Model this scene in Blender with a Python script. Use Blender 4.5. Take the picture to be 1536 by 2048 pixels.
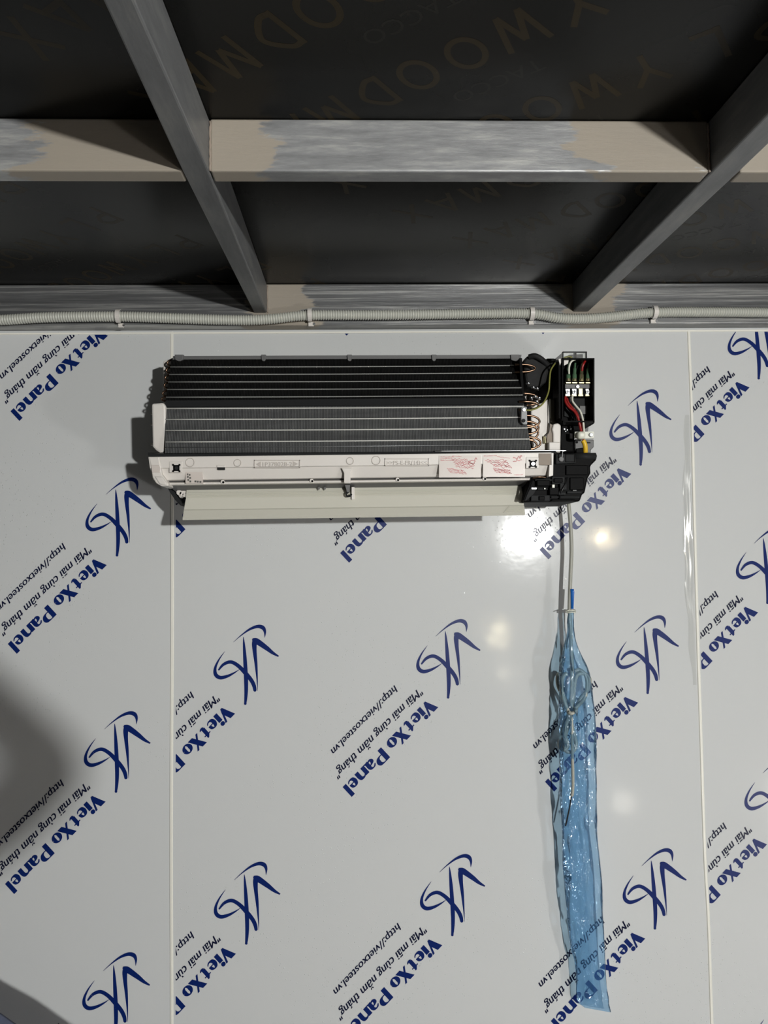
import bpy, bmesh, math, random
from mathutils import Vector, Matrix
random.seed(7)
scene = bpy.context.scene
COL = scene.collection
for o in list(bpy.data.objects): bpy.data.objects.remove(o)

# ------------------------------------------------------------ camera
H = 1.75                      # camera height above the floor
F = 1539.0                    # focal length in pixels of the 1536x2048 frame
WALL = 1.45                   # distance camera - wall
dep = Vector((-0.0310, 0.0520, 1.0)).normalized()
up = Vector((-0.0135, -1.0, 0.0520)); up = (up - up.dot(dep)*dep).normalized()
right = up.cross(dep) if up.cross(dep).x > 0 else dep.cross(up)
# cam vector (x right, y down, z forward) = right*X + dep*Y + up*Z
def cam2world(v): return Vector((v.dot(right), v.dot(dep), v.dot(up)))
cd = bpy.data.cameras.new('camera'); cam = bpy.data.objects.new('camera', cd); COL.objects.link(cam)
ax, ay, az = cam2world(Vector((1,0,0))), -cam2world(Vector((0,1,0))), -cam2world(Vector((0,0,1)))
m = Matrix((ax, ay, az)).transposed().to_4x4(); m.translation = Vector((0,0,H))
cam.matrix_world = m
cd.sensor_fit = 'VERTICAL'; cd.sensor_height = 24.0; cd.lens = F/2048*24.0; cd.clip_start = 0.005
scene.camera = cam
scene.view_settings.view_transform = 'Standard'; scene.view_settings.look = 'None'
scene.view_settings.exposure = 0.12; scene.view_settings.gamma = 1.0; scene.view_settings.use_curve_mapping = False

# ------------------------------------------------------------ world and lamps
w = bpy.data.worlds.new('world'); scene.world = w; w.use_nodes = True
w.node_tree.nodes['Background'].inputs[0].default_value = (0.9, 0.95, 1.0, 1)
w.node_tree.nodes['Background'].inputs[1].default_value = 0.05
LAMPS = [((0.950, -1.45, H+0.09), 214.0, 0.030, (1.0, 1.0, 0.975)),
         ((1.428, -1.65, H+0.06), 4.5, 0.026, (1.0, 0.84, 0.55)),
         ((0.887, -2.10, H-0.536), 1.8, 0.034, (1.0, 0.90, 0.62)),
         ((1.030, -2.60, H-0.858), 0.8, 0.034, (1.0, 0.92, 0.72)),
         ((1.313, -1.00, H-1.267), 0.5, 0.034, (1.0, 0.95, 0.85)),
         ((2.25, -0.85, H-1.30), 46.0, 0.10, (1.0, 0.99, 0.98))]  # last one is an added fill lamp, lifts the lower right

# ------------------------------------------------------------ helpers
def ray(px, py):
    return cam2world(Vector(((px-768)/F, (py-1024)/F, 1.0)))
def PY(px, py, Y):
    d = ray(px, py); t = Y/d.y; return Vector((d.x*t, Y, d.z*t+H))
def PZ(px, py, Z):
    d = ray(px, py); t = (Z-H)/d.z; return Vector((d.x*t, d.y*t, Z))
def Q(px, py, d): return PY(px, py, WALL-d)

def lin(c):
    return tuple((x/255/12.92 if x/255 <= 0.04045 else ((x/255+0.055)/1.055)**2.4) for x in c)
def mat(name, rgb, rough=0.5, metal=0.0, spec=0.5, bump=None, bscale=60, noise=0.0, nscale=8, coat=0.0, crough=0.1, stretch=(1,1,1), emit=None):
    mt = bpy.data.materials.new(name); mt.use_nodes = True
    nt = mt.node_tree; b = nt.nodes['Principled BSDF']
    c = lin(rgb)
    b.inputs['Base Color'].default_value = (*c, 1); b.inputs['Roughness'].default_value = rough
    b.inputs['Metallic'].default_value = metal; b.inputs['Specular IOR Level'].default_value = spec
    b.inputs['Coat Weight'].default_value = coat; b.inputs['Coat Roughness'].default_value = crough
    if emit: b.inputs['Emission Color'].default_value = (*lin(emit[0]), 1); b.inputs['Emission Strength'].default_value = emit[1]
    tc = nt.nodes.new('ShaderNodeTexCoord'); mp = nt.nodes.new('ShaderNodeMapping')
    mp.inputs['Scale'].default_value = stretch
    nt.links.new(tc.outputs['Object'], mp.inputs[0])
    if noise:
        n = nt.nodes.new('ShaderNodeTexNoise'); n.inputs['Scale'].default_value = nscale; n.inputs['Detail'].default_value = 5
        r = nt.nodes.new('ShaderNodeMix'); r.data_type = 'RGBA'; r.blend_type = 'MIX'
        r.inputs['A'].default_value = (*[x*(1-noise) for x in c], 1); r.inputs['B'].default_value = (*[min(1, x*(1+noise)) for x in c], 1)
        nt.links.new(mp.outputs[0], n.inputs['Vector']); nt.links.new(n.outputs['Fac'], r.inputs['Factor'])
        nt.links.new(r.outputs['Result'], b.inputs['Base Color'])
    if bump:
        n = nt.nodes.new('ShaderNodeTexNoise'); n.inputs['Scale'].default_value = bscale; n.inputs['Detail'].default_value = 3
        bp = nt.nodes.new('ShaderNodeBump'); bp.inputs['Strength'].default_value = bump; bp.inputs['Distance'].default_value = 0.002
        nt.links.new(mp.outputs[0], n.inputs['Vector']); nt.links.new(n.outputs['Fac'], bp.inputs['Height']); nt.links.new(bp.outputs[0], b.inputs['Normal'])
    return mt

def obj(name, bm, material, parent=None, smooth=False, bevel=0, angle=40):
    me = bpy.data.meshes.new(name)
    bmesh.ops.recalc_face_normals(bm, faces=bm.faces)
    bm.to_mesh(me); bm.free()
    if smooth:
        for p in me.polygons: p.use_smooth = True
    o = bpy.data.objects.new(name, me); COL.objects.link(o)
    if isinstance(material, (list, tuple)):
        for mm in material: me.materials.append(mm)
    else: me.materials.append(material)
    if parent:
        o.parent = parent
        o.matrix_parent_inverse = Matrix.Translation(-Vector(parent.location))   # parents are never rotated; mesh parents sit at the origin
    if bevel:
        b = o.modifiers.new('bevel', 'BEVEL'); b.width = bevel; b.segments = 2; b.limit_method = 'ANGLE'; b.angle_limit = math.radians(angle)
    return o
def thing(name, label, cat, loc, group=None):
    o = bpy.data.objects.new(name, None); COL.objects.link(o); o.location = loc; o.empty_display_size = 0.05
    o['label'] = label; o['category'] = cat
    if group: o['group'] = group
    return o
def tag(o, label, cat, group=None, kind=None):
    o['label'] = label; o['category'] = cat
    if group: o['group'] = group
    if kind: o['kind'] = kind
    return o

def add_hex(bm, a, b):
    """two quads (4 points each) joined to a solid"""
    va = [bm.verts.new(p) for p in a]; vb = [bm.verts.new(p) for p in b]
    n = len(a); bm.faces.new(va); bm.faces.new(vb[::-1])
    for i in range(n): bm.faces.new((va[i], vb[i], vb[(i+1) % n], va[(i+1) % n]))
def add_box(bm, lo, hi):
    x0,y0,z0 = lo; x1,y1,z1 = hi
    add_hex(bm, [(x0,y0,z0),(x1,y0,z0),(x1,y0,z1),(x0,y0,z1)], [(x0,y1,z0),(x1,y1,z0),(x1,y1,z1),(x0,y1,z1)])
def add_prism(bm, pts, df, db):
    """outline seen in the picture, standing df off the wall, running straight back to db"""
    a = [Q(px, py, df) for px, py in pts]
    add_hex(bm, a, [Vector((p.x, WALL-db, p.z)) for p in a])
def prism(name, pts, df, db, material, parent, bevel=0.0):
    bm = bmesh.new(); add_prism(bm, pts, df, db); return obj(name, bm, material, parent, bevel=bevel)
def R(x0, y0, x1, y1): return [(x0,y0),(x1,y0),(x1,y1),(x0,y1)]
def cr(pts, n=6):
    """Catmull-Rom through tuples of any size"""
    out = []; P_ = [pts[0]] + list(pts) + [pts[-1]]
    for i in range(1, len(P_)-2):
        p0, p1, p2, p3 = P_[i-1:i+3]
        for k in range(n):
            t = k/n
            out.append(tuple(0.5*((2*b)+(-a+c)*t+(2*a-5*b+4*c-d)*t*t+(-a+3*b-3*c+d)*t**3) for a,b,c,d in zip(p0,p1,p2,p3)))
    out.append(tuple(pts[-1])); return out
def add_tube(bm, pts, rad, seg=10, caps=True, closed=False):
    pts = [Vector(p) for p in pts]; rings = []; prev = None
    for i, p in enumerate(pts):
        a = pts[i-1] if i > 0 else (pts[-1] if closed else p); b = pts[(i+1) % len(pts)] if (i < len(pts)-1 or closed) else p
        t = (b-a)
        t = t.normalized() if t.length > 1e-9 else Vector((0,0,1))
        if prev is None:
            u = t.orthogonal().normalized()
        else:
            u = prev - prev.dot(t)*t
            u = u.normalized() if u.length > 1e-6 else t.orthogonal().normalized()
        prev = u; v = t.cross(u); r = rad[i] if isinstance(rad, (list, tuple)) else rad
        rings.append([bm.verts.new(p + r*(math.cos(2*math.pi*k/seg)*u + math.sin(2*math.pi*k/seg)*v)) for k in range(seg)])
    n = len(rings)
    for i in range(n if closed else n-1):
        A, B = rings[i], rings[(i+1) % n]
        for k in range(seg): bm.faces.new((A[k], A[(k+1) % seg], B[(k+1) % seg], B[k]))
    if caps and not closed: bm.faces.new(rings[0][::-1]); bm.faces.new(rings[-1])
def tube(name, pts, rad, material, parent=None, seg=10, n=6):
    bm = bmesh.new()
    path = cr([tuple(p) for p in pts], n) if n else pts
    add_tube(bm, path, rad, seg); return obj(name, bm, material, parent, smooth=True)
def qtube(name, pts, rad, material, parent=None, seg=8, n=6):
    """tube through (px, py, d)"""
    return tube(name, [Q(*p) for p in pts], rad, material, parent, seg, n)
def add_disc(bm, c, r, depth, seg=20):
    """round stud facing the room (axis -Y), c = front centre"""
    a = [Vector((c.x+r*math.cos(t), c.y, c.z+r*math.sin(t))) for t in [2*math.pi*k/seg for k in range(seg)]]
    add_hex(bm, a, [p+Vector((0,depth,0)) for p in a])

# ---- flat lettering -------------------------------------------------
def stroke(polys, pts, n=6, closed=False):
    if closed:
        q = cr(list(pts[-1:])+list(pts)+list(pts[:2]), n); q = q[n:-n]
    else: q = cr(pts, n)
    L, Rr = [], []
    for i, (x, y, wd) in enumerate(q):
        a = q[max(0, i-1)]; b = q[min(len(q)-1, i+1)]
        dx, dy = b[0]-a[0], b[1]-a[1]; l = math.hypot(dx, dy) or 1
        nx, ny = -dy/l, dx/l; h = max(wd, 1e-3)/2
        L.append((x+nx*h, y+ny*h)); Rr.append((x-nx*h, y-ny*h))
    for i in range(len(q)-1): polys.append([L[i], L[i+1], Rr[i+1], Rr[i]])
def disc2(polys, cx, cy, r, seg=18):
    polys.append([(cx+r*math.cos(2*math.pi*k/seg), cy+r*math.sin(2*math.pi*k/seg)) for k in range(seg)])
def glyph(ch):
    p = []
    if ch == 'V': p += [[(0,115),(50,115),(80,38),(64,0),(50,0)], [(93,115),(108,115),(64,0),(54,0)]]
    elif ch == 'i': p.append([(0,0),(34,0),(34,76),(0,76)]); disc2(p, 17, 99, 18)
    elif ch == 'e':
        stroke(p, [(68,40,22),(62,60,20),(43,73,9),(23,62,24),(16,38,32),(24,14,26),(46,5,12),(66,10,8),(78,22,3)])
        p.append([(26,35),(79,35),(79,43),(26,43)])
    elif ch == 't':
        p.append([(16,10),(46,10),(46,98),(38,98),(16,76)]); p.append([(0,66),(62,66),(62,75),(0,75)])
        stroke(p, [(31,14,30),(38,7,24),(50,5,12),(64,14,4)])
    elif ch == 'X': p += [[(0,115),(46,115),(116,0),(70,0)], [(90,115),(106,115),(24,0),(8,0)]]
    elif ch == 'o':
        q = []
        for k in range(13):
            a = 2*math.pi*k/12; wd = 8+26*abs(math.cos(a))**1.3
            q.append((46+(46-wd/2)*math.cos(a), 38+(40-wd/2)*math.sin(a), wd))
        stroke(p, q, 3)
    elif ch == 'P':
        p.append([(0,0),(38,0),(38,115),(0,115)])
        stroke(p, [(34,110,9),(66,110,10),(90,99,28),(97,80,38),(88,59,26),(66,47,10),(34,46,8)])
    elif ch == 'a':
        stroke(p, [(8,56,6),(22,70,10),(42,74,10),(60,66,22),(66,50,32),(66,20,32),(68,0,32)])
        stroke(p, [(62,46,6),(34,40,12),(17,24,30),(28,7,16),(52,12,8)])
        p.append([(80,0),(94,0),(94,6),(80,14)])
    elif ch == 'n':
        p.append([(0,0),(34,0),(34,76),(0,76)])
        stroke(p, [(30,58,6),(52,72,12),(80,66,28),(88,46,34),(88,20,34),(88,0,34)])
    elif ch == 'l': p.append([(0,0),(34,0),(34,115),(0,115)])
    return p
TXT = {}
def text_polys(body, shear=0.0, bold=0.0):
    """outline of a line of default-font text, height of a capital = 1"""
    key = (body, shear, bold)
    if key in TXT: return TXT[key]
    cu = bpy.data.curves.new('tmp', 'FONT'); cu.body = body; cu.shear = shear; cu.offset = bold; cu.fill_mode = 'FRONT'; cu.resolution_u = 3
    o = bpy.data.objects.new('tmp', cu); COL.objects.link(o)
    dg = bpy.context.evaluated_depsgraph_get(); me = bpy.data.meshes.new_from_object(o.evaluated_get(dg))
    vs = [v.co.copy() for v in me.vertices]; ps = [[(vs[i].x/0.72, vs[i].y/0.72) for i in f.vertices] for f in me.polygons]
    bpy.data.objects.remove(o); bpy.data.curves.remove(cu); bpy.data.meshes.remove(me)
    xs = [q[0] for f in ps for q in f]; x0, x1 = min(xs), max(xs)
    ps = [[(x-x0, y) for x, y in f] for f in ps]
    TXT[key] = (ps, x1-x0); return TXT[key]

# ------------------------------------------------------------ materials
def film_mat():
    mt = mat('protective_film', (206,208,208), rough=0.088, spec=0.30)
    nt = mt.node_tree; b = nt.nodes['Principled BSDF']; N = nt.nodes.new; Lk = nt.links.new
    tc = N('ShaderNodeTexCoord')
    n1 = N('ShaderNodeTexNoise'); n1.inputs['Scale'].default_value = 9; n1.inputs['Detail'].default_value = 4
    n2 = N('ShaderNodeTexVoronoi'); n2.inputs['Scale'].default_value = 150
    mr = N('ShaderNodeMapRange'); mr.inputs[1].default_value = 0.0; mr.inputs[2].default_value = 0.16; mr.inputs[3].default_value = 1; mr.inputs[4].default_value = 0
    n3 = N('ShaderNodeTexNoise'); n3.inputs['Scale'].default_value = 3.2; n3.inputs['Detail'].default_value = 2
    mk = N('ShaderNodeMapRange'); mk.inputs[1].default_value = 0.52; mk.inputs[2].default_value = 0.62
    mu = N('ShaderNodeMath'); mu.operation = 'MULTIPLY'
    for n in (n1, n2, n3): Lk(tc.outputs['Object'], n.inputs['Vector'])
    Lk(n2.outputs['Distance'], mr.inputs[0]); Lk(n3.outputs['Fac'], mk.inputs[0]); Lk(mr.outputs[0], mu.inputs[0]); Lk(mk.outputs[0], mu.inputs[1])
    b1 = N('ShaderNodeBump'); b1.inputs['Strength'].default_value = 0.15; b1.inputs['Distance'].default_value = 0.004
    b2 = N('ShaderNodeBump'); b2.inputs['Strength'].default_value = 0.8; b2.inputs['Distance'].default_value = 0.001
    Lk(n1.outputs['Fac'], b1.inputs['Height']); Lk(mu.outputs[0], b2.inputs['Height']); Lk(b1.outputs[0], b2.inputs['Normal'])
    Lk(b2.outputs[0], b.inputs['Normal'])
    return mt
M = {}
M['film'] = film_mat()
M['ink'] = mat('navy_print', (10,34,98), rough=0.35, spec=0.2)
M['ink_small'] = mat('dark_navy_print', (12,18,50), rough=0.35, spec=0.2)
M['seam'] = mat('white_seam', (236,234,224), rough=0.35)
M['white'] = mat('white_plastic', (216,211,205), rough=0.42, noise=0.03, nscale=20)
M['white_warm'] = mat('louver_plastic', (202,200,188), rough=0.45)
M['black'] = mat('black_plastic', (9,9,10), spec=0.05, rough=0.5, bump=0.1, bscale=200)
M['dgrey'] = mat('dark_grey_plastic', (40,41,42), rough=0.5, spec=0.06)
M['mgrey'] = mat('mid_grey_plastic', (92,92,92), rough=0.5)
M['foam'] = mat('black_foam', (16,16,17), rough=0.75, bump=0.4, bscale=90)
M['copper'] = mat('copper_tube', (122,98,80), rough=0.3, metal=1)
M['alu'] = mat('aluminium', (200,202,204), rough=0.28, metal=1)
M['zinc'] = mat('zinc_plate', (158,160,160), rough=0.55, spec=0.3)
M['alu_dull'] = mat('dull_aluminium', (150,152,154), rough=0.45, metal=0.8)
M['red_wire'] = mat('red_insulation', (140,30,28), rough=0.35)
M['white_wire'] = mat('white_insulation', (214,214,200), rough=0.35)
M['black_wire'] = mat('black_insulation', (14,14,16), rough=0.35)
M['yg_wire'] = mat('yellow_green_insulation', (126,126,66), rough=0.4)
M['sleeve_dark'] = mat('dark_olive_foam', (78,76,66), rough=0.8)
M['yellow'] = mat('yellow_insulation', (222,180,40), rough=0.4)
M['sleeve'] = mat('green_sleeve', (80,110,84), rough=0.12, coat=1.0)
M['brass'] = mat('tinned_brass', (232,224,180), rough=0.2, metal=0.9)
M['cable'] = mat('grey_cable_sheath', (158,158,148), rough=0.4)
M['conduit'] = mat('conduit_plastic', (184,185,176), rough=0.42)
M['taupe'] = mat('taupe_paint', (142,130,118), rough=0.6)
M['red_ink'] = mat('red_print', (196,112,114), rough=0.5)
M['sticker'] = mat('pale_sticker', (206,197,190), rough=0.35)
M['grey_ink'] = mat('grey_print', (88,88,84), rough=0.5)
M['room'] = mat('pale_panel', (112,113,114), rough=0.6)
M['floor'] = mat('concrete', (120,119,116), rough=0.8, noise=0.15, nscale=5, bump=0.3)
M['skin'] = mat('skin', (188,140,112), rough=0.5)
M['shirt'] = mat('navy_cotton', (46,58,84), rough=0.9, bump=0.5, bscale=300)
M['trousers'] = mat('grey_trousers', (60,60,62), rough=0.9)
M['hair'] = mat('black_hair', (18,16,16), rough=0.5)
M['phone'] = mat('phone_body', (40,42,46), rough=0.25)
M['cloth'] = mat('blue_grey_cloth', (78,84,104), rough=0.9, bump=0.6, bscale=120, noise=0.2, nscale=25)
M['emboss'] = mat('shaded_white_relief', (188,181,174), rough=0.35)  # frame plastic darkened in the colour to stand for relief shade

def fin_mat(name, c0, c1):
    mt = mat(name, c0, rough=0.45, metal=0.15, spec=0.3); nt = mt.node_tree; b = nt.nodes['Principled BSDF']; N = nt.nodes.new; Lk = nt.links.new
    tc = N('ShaderNodeTexCoord'); wv = N('ShaderNodeTexWave'); wv.wave_type = 'BANDS'; wv.bands_direction = 'X'
    wv.inputs['Scale'].default_value = 125; wv.inputs['Distortion'].default_value = 0.0
    no = N('ShaderNodeTexNoise'); no.inputs['Scale'].default_value = 14; no.inputs['Detail'].default_value = 6
    mp = N('ShaderNodeMapping'); mp.inputs['Scale'].default_value = (1, 1, 9)
    ad = N('ShaderNodeMath'); ad.operation = 'MULTIPLY'; mx = N('ShaderNodeMix'); mx.data_type = 'RGBA'
    mx.inputs['A'].default_value = (*lin(c0), 1); mx.inputs['B'].default_value = (*lin(c1), 1)
    Lk(tc.outputs['Object'], wv.inputs['Vector']); Lk(tc.outputs['Object'], mp.inputs[0]); Lk(mp.outputs[0], no.inputs['Vector'])
    Lk(wv.outputs['Fac'], ad.inputs[0]); Lk(no.outputs['Fac'], ad.inputs[1]); Lk(ad.outputs[0], mx.inputs['Factor'])
    Lk(mx.outputs['Result'], b.inputs['Base Color'])
    bp = N('ShaderNodeBump'); bp.inputs['Strength'].default_value = 0.8; bp.inputs['Distance'].default_value = 0.001
    Lk(wv.outputs['Fac'], bp.inputs['Height']); Lk(bp.outputs[0], b.inputs['Normal'])
    return mt
M['ridge'] = mat('fin_edge', (206,206,200), rough=0.3)
M['ridge_shaded'] = mat('fin_edge_shaded', (140,141,138), rough=0.35)  # darker copy of the ridge, upper slant's shade put into the colour
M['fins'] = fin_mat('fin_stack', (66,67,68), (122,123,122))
M['fins_shaded'] = fin_mat('shaded_fin_stack', (10,10,10), (40,40,40))  # same fins, darkened for the shade between the slanted plates

def steel_mat(name, joints, streak=(1,1,1), tones=(88,136,188), sc=26, met0=0.22):
    """galvanised tube; taupe primer brushed over the weld zones at world x in joints"""
    mt = mat(name, (120,124,128), rough=0.42, metal=met0, spec=0.4); nt = mt.node_tree; b = nt.nodes['Principled BSDF']; N = nt.nodes.new; Lk = nt.links.new
    ge = N('ShaderNodeNewGeometry'); mp = N('ShaderNodeMapping'); mp.inputs['Scale'].default_value = streak
    no = N('ShaderNodeTexNoise'); no.inputs['Scale'].default_value = sc; no.inputs['Detail'].default_value = 8; no.inputs['Roughness'].default_value = 0.7
    Lk(ge.outputs['Position'], mp.inputs[0]); Lk(mp.outputs[0], no.inputs['Vector'])
    cr_ = N('ShaderNodeValToRGB'); e = cr_.color_ramp.elements
    e[0].position = 0.30; e[0].color = (*lin((tones[0],tones[0]+1,tones[0]+2)), 1); e[1].position = 0.70; e[1].color = (*lin((tones[2],tones[2],tones[2]-3)), 1)
    k = cr_.color_ramp.elements.new(0.5); k.color = (*lin((tones[1],tones[1]+1,tones[1]+2)), 1)
    Lk(no.outputs['Fac'], cr_.inputs[0])
    col = cr_.outputs['Color']; met = None
    if joints:
        sep = N('ShaderNodeSeparateXYZ'); Lk(ge.outputs['Position'], sep.inputs[0])
        n2 = N('ShaderNodeTexNoise'); n2.inputs['Scale'].default_value = 11; n2.inputs['Detail'].default_value = 6; n2.inputs['Roughness'].default_value = 0.65
        m2 = N('ShaderNodeMapping'); m2.inputs['Scale'].default_value = (0.7, 1, 3.0); Lk(ge.outputs['Position'], m2.inputs[0]); Lk(m2.outputs[0], n2.inputs['Vector'])
        acc = None
        for x0, hw in joints:
            s = N('ShaderNodeMath'); s.operation = 'SUBTRACT'; s.inputs[1].default_value = x0; Lk(sep.outputs['X'], s.inputs[0])
            a = N('ShaderNodeMath'); a.operation = 'ABSOLUTE'; Lk(s.outputs[0], a.inputs[0])
            d = N('ShaderNodeMath'); d.operation = 'DIVIDE'; d.inputs[1].default_value = hw; Lk(a.outputs[0], d.inputs[0])
            if acc is None: acc = d.outputs[0]
            else:
                mn = N('ShaderNodeMath'); mn.operation = 'MINIMUM'; Lk(acc, mn.inputs[0]); Lk(d.outputs[0], mn.inputs[1]); acc = mn.outputs[0]
        ns = N('ShaderNodeMapRange'); ns.inputs[1].default_value = 0.3; ns.inputs[2].default_value = 0.7; ns.inputs[3].default_value = -0.55; ns.inputs[4].default_value = 0.55
        Lk(n2.outputs['Fac'], ns.inputs[0])
        ad = N('ShaderNodeMath'); ad.operation = 'ADD'; Lk(acc, ad.inputs[0]); Lk(ns.outputs[0], ad.inputs[1])
        mk = N('ShaderNodeMapRange'); mk.inputs[1].default_value = 0.93; mk.inputs[2].default_value = 1.05; mk.inputs[3].default_value = 1; mk.inputs[4].default_value = 0; Lk(ad.outputs[0], mk.inputs[0])
        mx = N('ShaderNodeMix'); mx.data_type = 'RGBA'; mx.inputs['B'].default_value = (*lin((150,142,130)), 1)
        Lk(mk.outputs[0], mx.inputs['Factor']); Lk(col, mx.inputs['A']); col = mx.outputs['Result']
        mm = N('ShaderNodeMapRange'); mm.inputs[3].default_value = met0; mm.inputs[4].default_value = 0.0; Lk(mk.outputs[0], mm.inputs[0]); Lk(mm.outputs[0], b.inputs['Metallic'])
        mr = N('ShaderNodeMapRange'); mr.inputs[3].default_value = 0.36; mr.inputs[4].default_value = 0.6; Lk(mk.outputs[0], mr.inputs[0]); Lk(mr.outputs[0], b.inputs['Roughness'])
    Lk(col, b.inputs['Base Color'])
    bp = N('ShaderNodeBump'); bp.inputs['Strength'].default_value = 0.35; bp.inputs['Distance'].default_value = 0.0015
    Lk(no.outputs['Fac'], bp.inputs['Height']); Lk(bp.outputs[0], b.inputs['Normal'])
    return mt
def ply_mat():
    mt = mat('film_faced_plywood', (40,41,40), rough=0.33, spec=0.15); nt = mt.node_tree; b = nt.nodes['Principled BSDF']; N = nt.nodes.new; Lk = nt.links.new
    tc = N('ShaderNodeTexCoord'); n = N('ShaderNodeTexNoise'); n.inputs['Scale'].default_value = 6; n.inputs['Detail'].default_value = 8
    r = N('ShaderNodeMapRange'); r.inputs[3].default_value = 0.18; r.inputs[4].default_value = 0.36
    x = N('ShaderNodeMix'); x.data_type = 'RGBA'; x.inputs['A'].default_value = (*lin((8,8,7)), 1); x.inputs['B'].default_value = (*lin((22,22,20)), 1)
    Lk(tc.outputs['Object'], n.inputs['Vector']); Lk(n.outputs['Fac'], r.inputs[0]); Lk(r.outputs[0], b.inputs['Roughness']); Lk(n.outputs['Fac'], x.inputs['Factor']); Lk(x.outputs['Result'], b.inputs['Base Color'])
    bp = N('ShaderNodeBump'); bp.inputs['Strength'].default_value = 0.15; bp.inputs['Distance'].default_value = 0.002; Lk(n.outputs['Fac'], bp.inputs['Height']); Lk(bp.outputs[0], b.inputs['Normal'])
    return mt
M['ply'] = ply_mat()
M['ply_ink'] = mat('brown_print', (44,36,20), rough=0.36, spec=0.15)
M['ply_ink_small'] = mat('grey_brown_print', (32,31,28), rough=0.36, spec=0.15)

def bag_mat():
    mt = bpy.data.materials.new('blue_polythene'); mt.use_nodes = True; nt = mt.node_tree; N = nt.nodes.new; Lk = nt.links.new
    nt.nodes.remove(nt.nodes['Principled BSDF']); out = nt.nodes['Material Output']
    tr = N('ShaderNodeBsdfTransparent'); tr.inputs[0].default_value = (0.74, 0.88, 0.97, 1)
    gl = N('ShaderNodeBsdfGlossy'); gl.inputs['Roughness'].default_value = 0.07; gl.inputs[0].default_value = (0.9, 0.95, 1, 1)
    df = N('ShaderNodeBsdfDiffuse'); df.inputs[0].default_value = (*lin((90,150,205)), 1)
    fr = N('ShaderNodeFresnel'); fr.inputs[0].default_value = 1.55
    no = N('ShaderNodeTexNoise'); no.inputs['Scale'].default_value = 38; no.inputs['Detail'].default_value = 3; no.inputs['Distortion'].default_value = 1.0
    tc = N('ShaderNodeTexCoord'); mp = N('ShaderNodeMapping'); mp.inputs['Scale'].default_value = (1.0, 1.0, 0.35)
    Lk(tc.outputs['Object'], mp.inputs[0]); Lk(mp.outputs[0], no.inputs['Vector'])
    bp = N('ShaderNodeBump'); bp.inputs['Strength'].default_value = 1.0; bp.inputs['Distance'].default_value = 0.02
    Lk(no.outputs['Fac'], bp.inputs['Height'])
    for s in (gl, df): Lk(bp.outputs[0], s.inputs['Normal'])
    m1 = N('ShaderNodeMixShader'); m1.inputs[0].default_value = 0.14; Lk(tr.outputs[0], m1.inputs[1]); Lk(df.outputs[0], m1.inputs[2])
    m2 = N('ShaderNodeMixShader'); Lk(fr.outputs[0], m2.inputs[0]); Lk(m1.outputs[0], m2.inputs[1]); Lk(gl.outputs[0], m2.inputs[2])
    Lk(m2.outputs[0], out.inputs[0]); return mt
M['bag'] = bag_mat()
M['bag_dense'] = mat('gathered_blue_polythene', (28,96,176), rough=0.2)
def clear_mat(name, tint, amt):
    mt = bpy.data.materials.new(name); mt.use_nodes = True; nt = mt.node_tree; N = nt.nodes.new; Lk = nt.links.new
    nt.nodes.remove(nt.nodes['Principled BSDF']); tr = N('ShaderNodeBsdfTransparent'); tr.inputs[0].default_value = (*tint, 1)
    gl = N('ShaderNodeBsdfGlossy'); gl.inputs['Roughness'].default_value = 0.18
    mx = N('ShaderNodeMixShader'); mx.inputs[0].default_value = amt; Lk(tr.outputs[0], mx.inputs[1]); Lk(gl.outputs[0], mx.inputs[2]); Lk(mx.outputs[0], nt.nodes['Material Output'].inputs[0]); return mt
M['clear'] = clear_mat('clear_plastic', (0.86, 0.87, 0.86), 0.08)
M['clear_film'] = clear_mat('loose_clear_film', (0.95, 0.95, 0.94), 0.05)

# ------------------------------------------------------------ ceiling plane and beams
LY = WALL-0.030                             # front face of the ledger tube
ZC = PY(768, 567, LY).z                     # underside of the plywood
ZL = PY(768, 650, LY).z                     # underside of the ledger
MY = PZ(768, 238, ZC).y                     # front face of the cross pieces
ZM = PY(768, 343, MY).z                     # their underside
MY2 = PZ(768, 365, ZM).y                    # their back face

def struct(o): o['kind'] = 'structure'; return o
X0, X1, YB = -2.3, 2.6, -3.0
bm = bmesh.new(); add_box(bm, (X0, YB, -0.05), (X1, WALL, 0)); struct(obj('floor', bm, M['floor']))
bm = bmesh.new(); add_box(bm, (X0-0.1, YB-0.1, ZC), (X1+0.1, WALL+0.10, ZC+0.018)); ceiling = struct(obj('ceiling', bm, M['ply']))
bm = bmesh.new(); add_box(bm, (X0-0.05, YB, 0), (X0, WALL, ZC)); struct(obj('wall_left', bm, M['room']))
bm = bmesh.new(); add_box(bm, (X1, YB, 0), (X1+0.05, WALL, ZC)); struct(obj('wall_right', bm, M['room']))
bm = bmesh.new(); add_box(bm, (X0, YB-0.05, 0), (X1, YB, ZC)); struct(obj('wall_rear', bm, M['room']))

SX1 = [(343.5,664),(344,900),(344.5,1250),(343,1500),(342.5,1750),(343.5,2060),(343.5,2940)]
SX2 = [(1377,660),(1384,850),(1389,1050),(1396,1300),(1401,1450),(1409,1700),(1417,1850),(1424,2060),(1454,2940)]
xs1 = PY(343.7, 1200, WALL).x; xs2 = PY(1393, 1200, WALL).x

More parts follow.
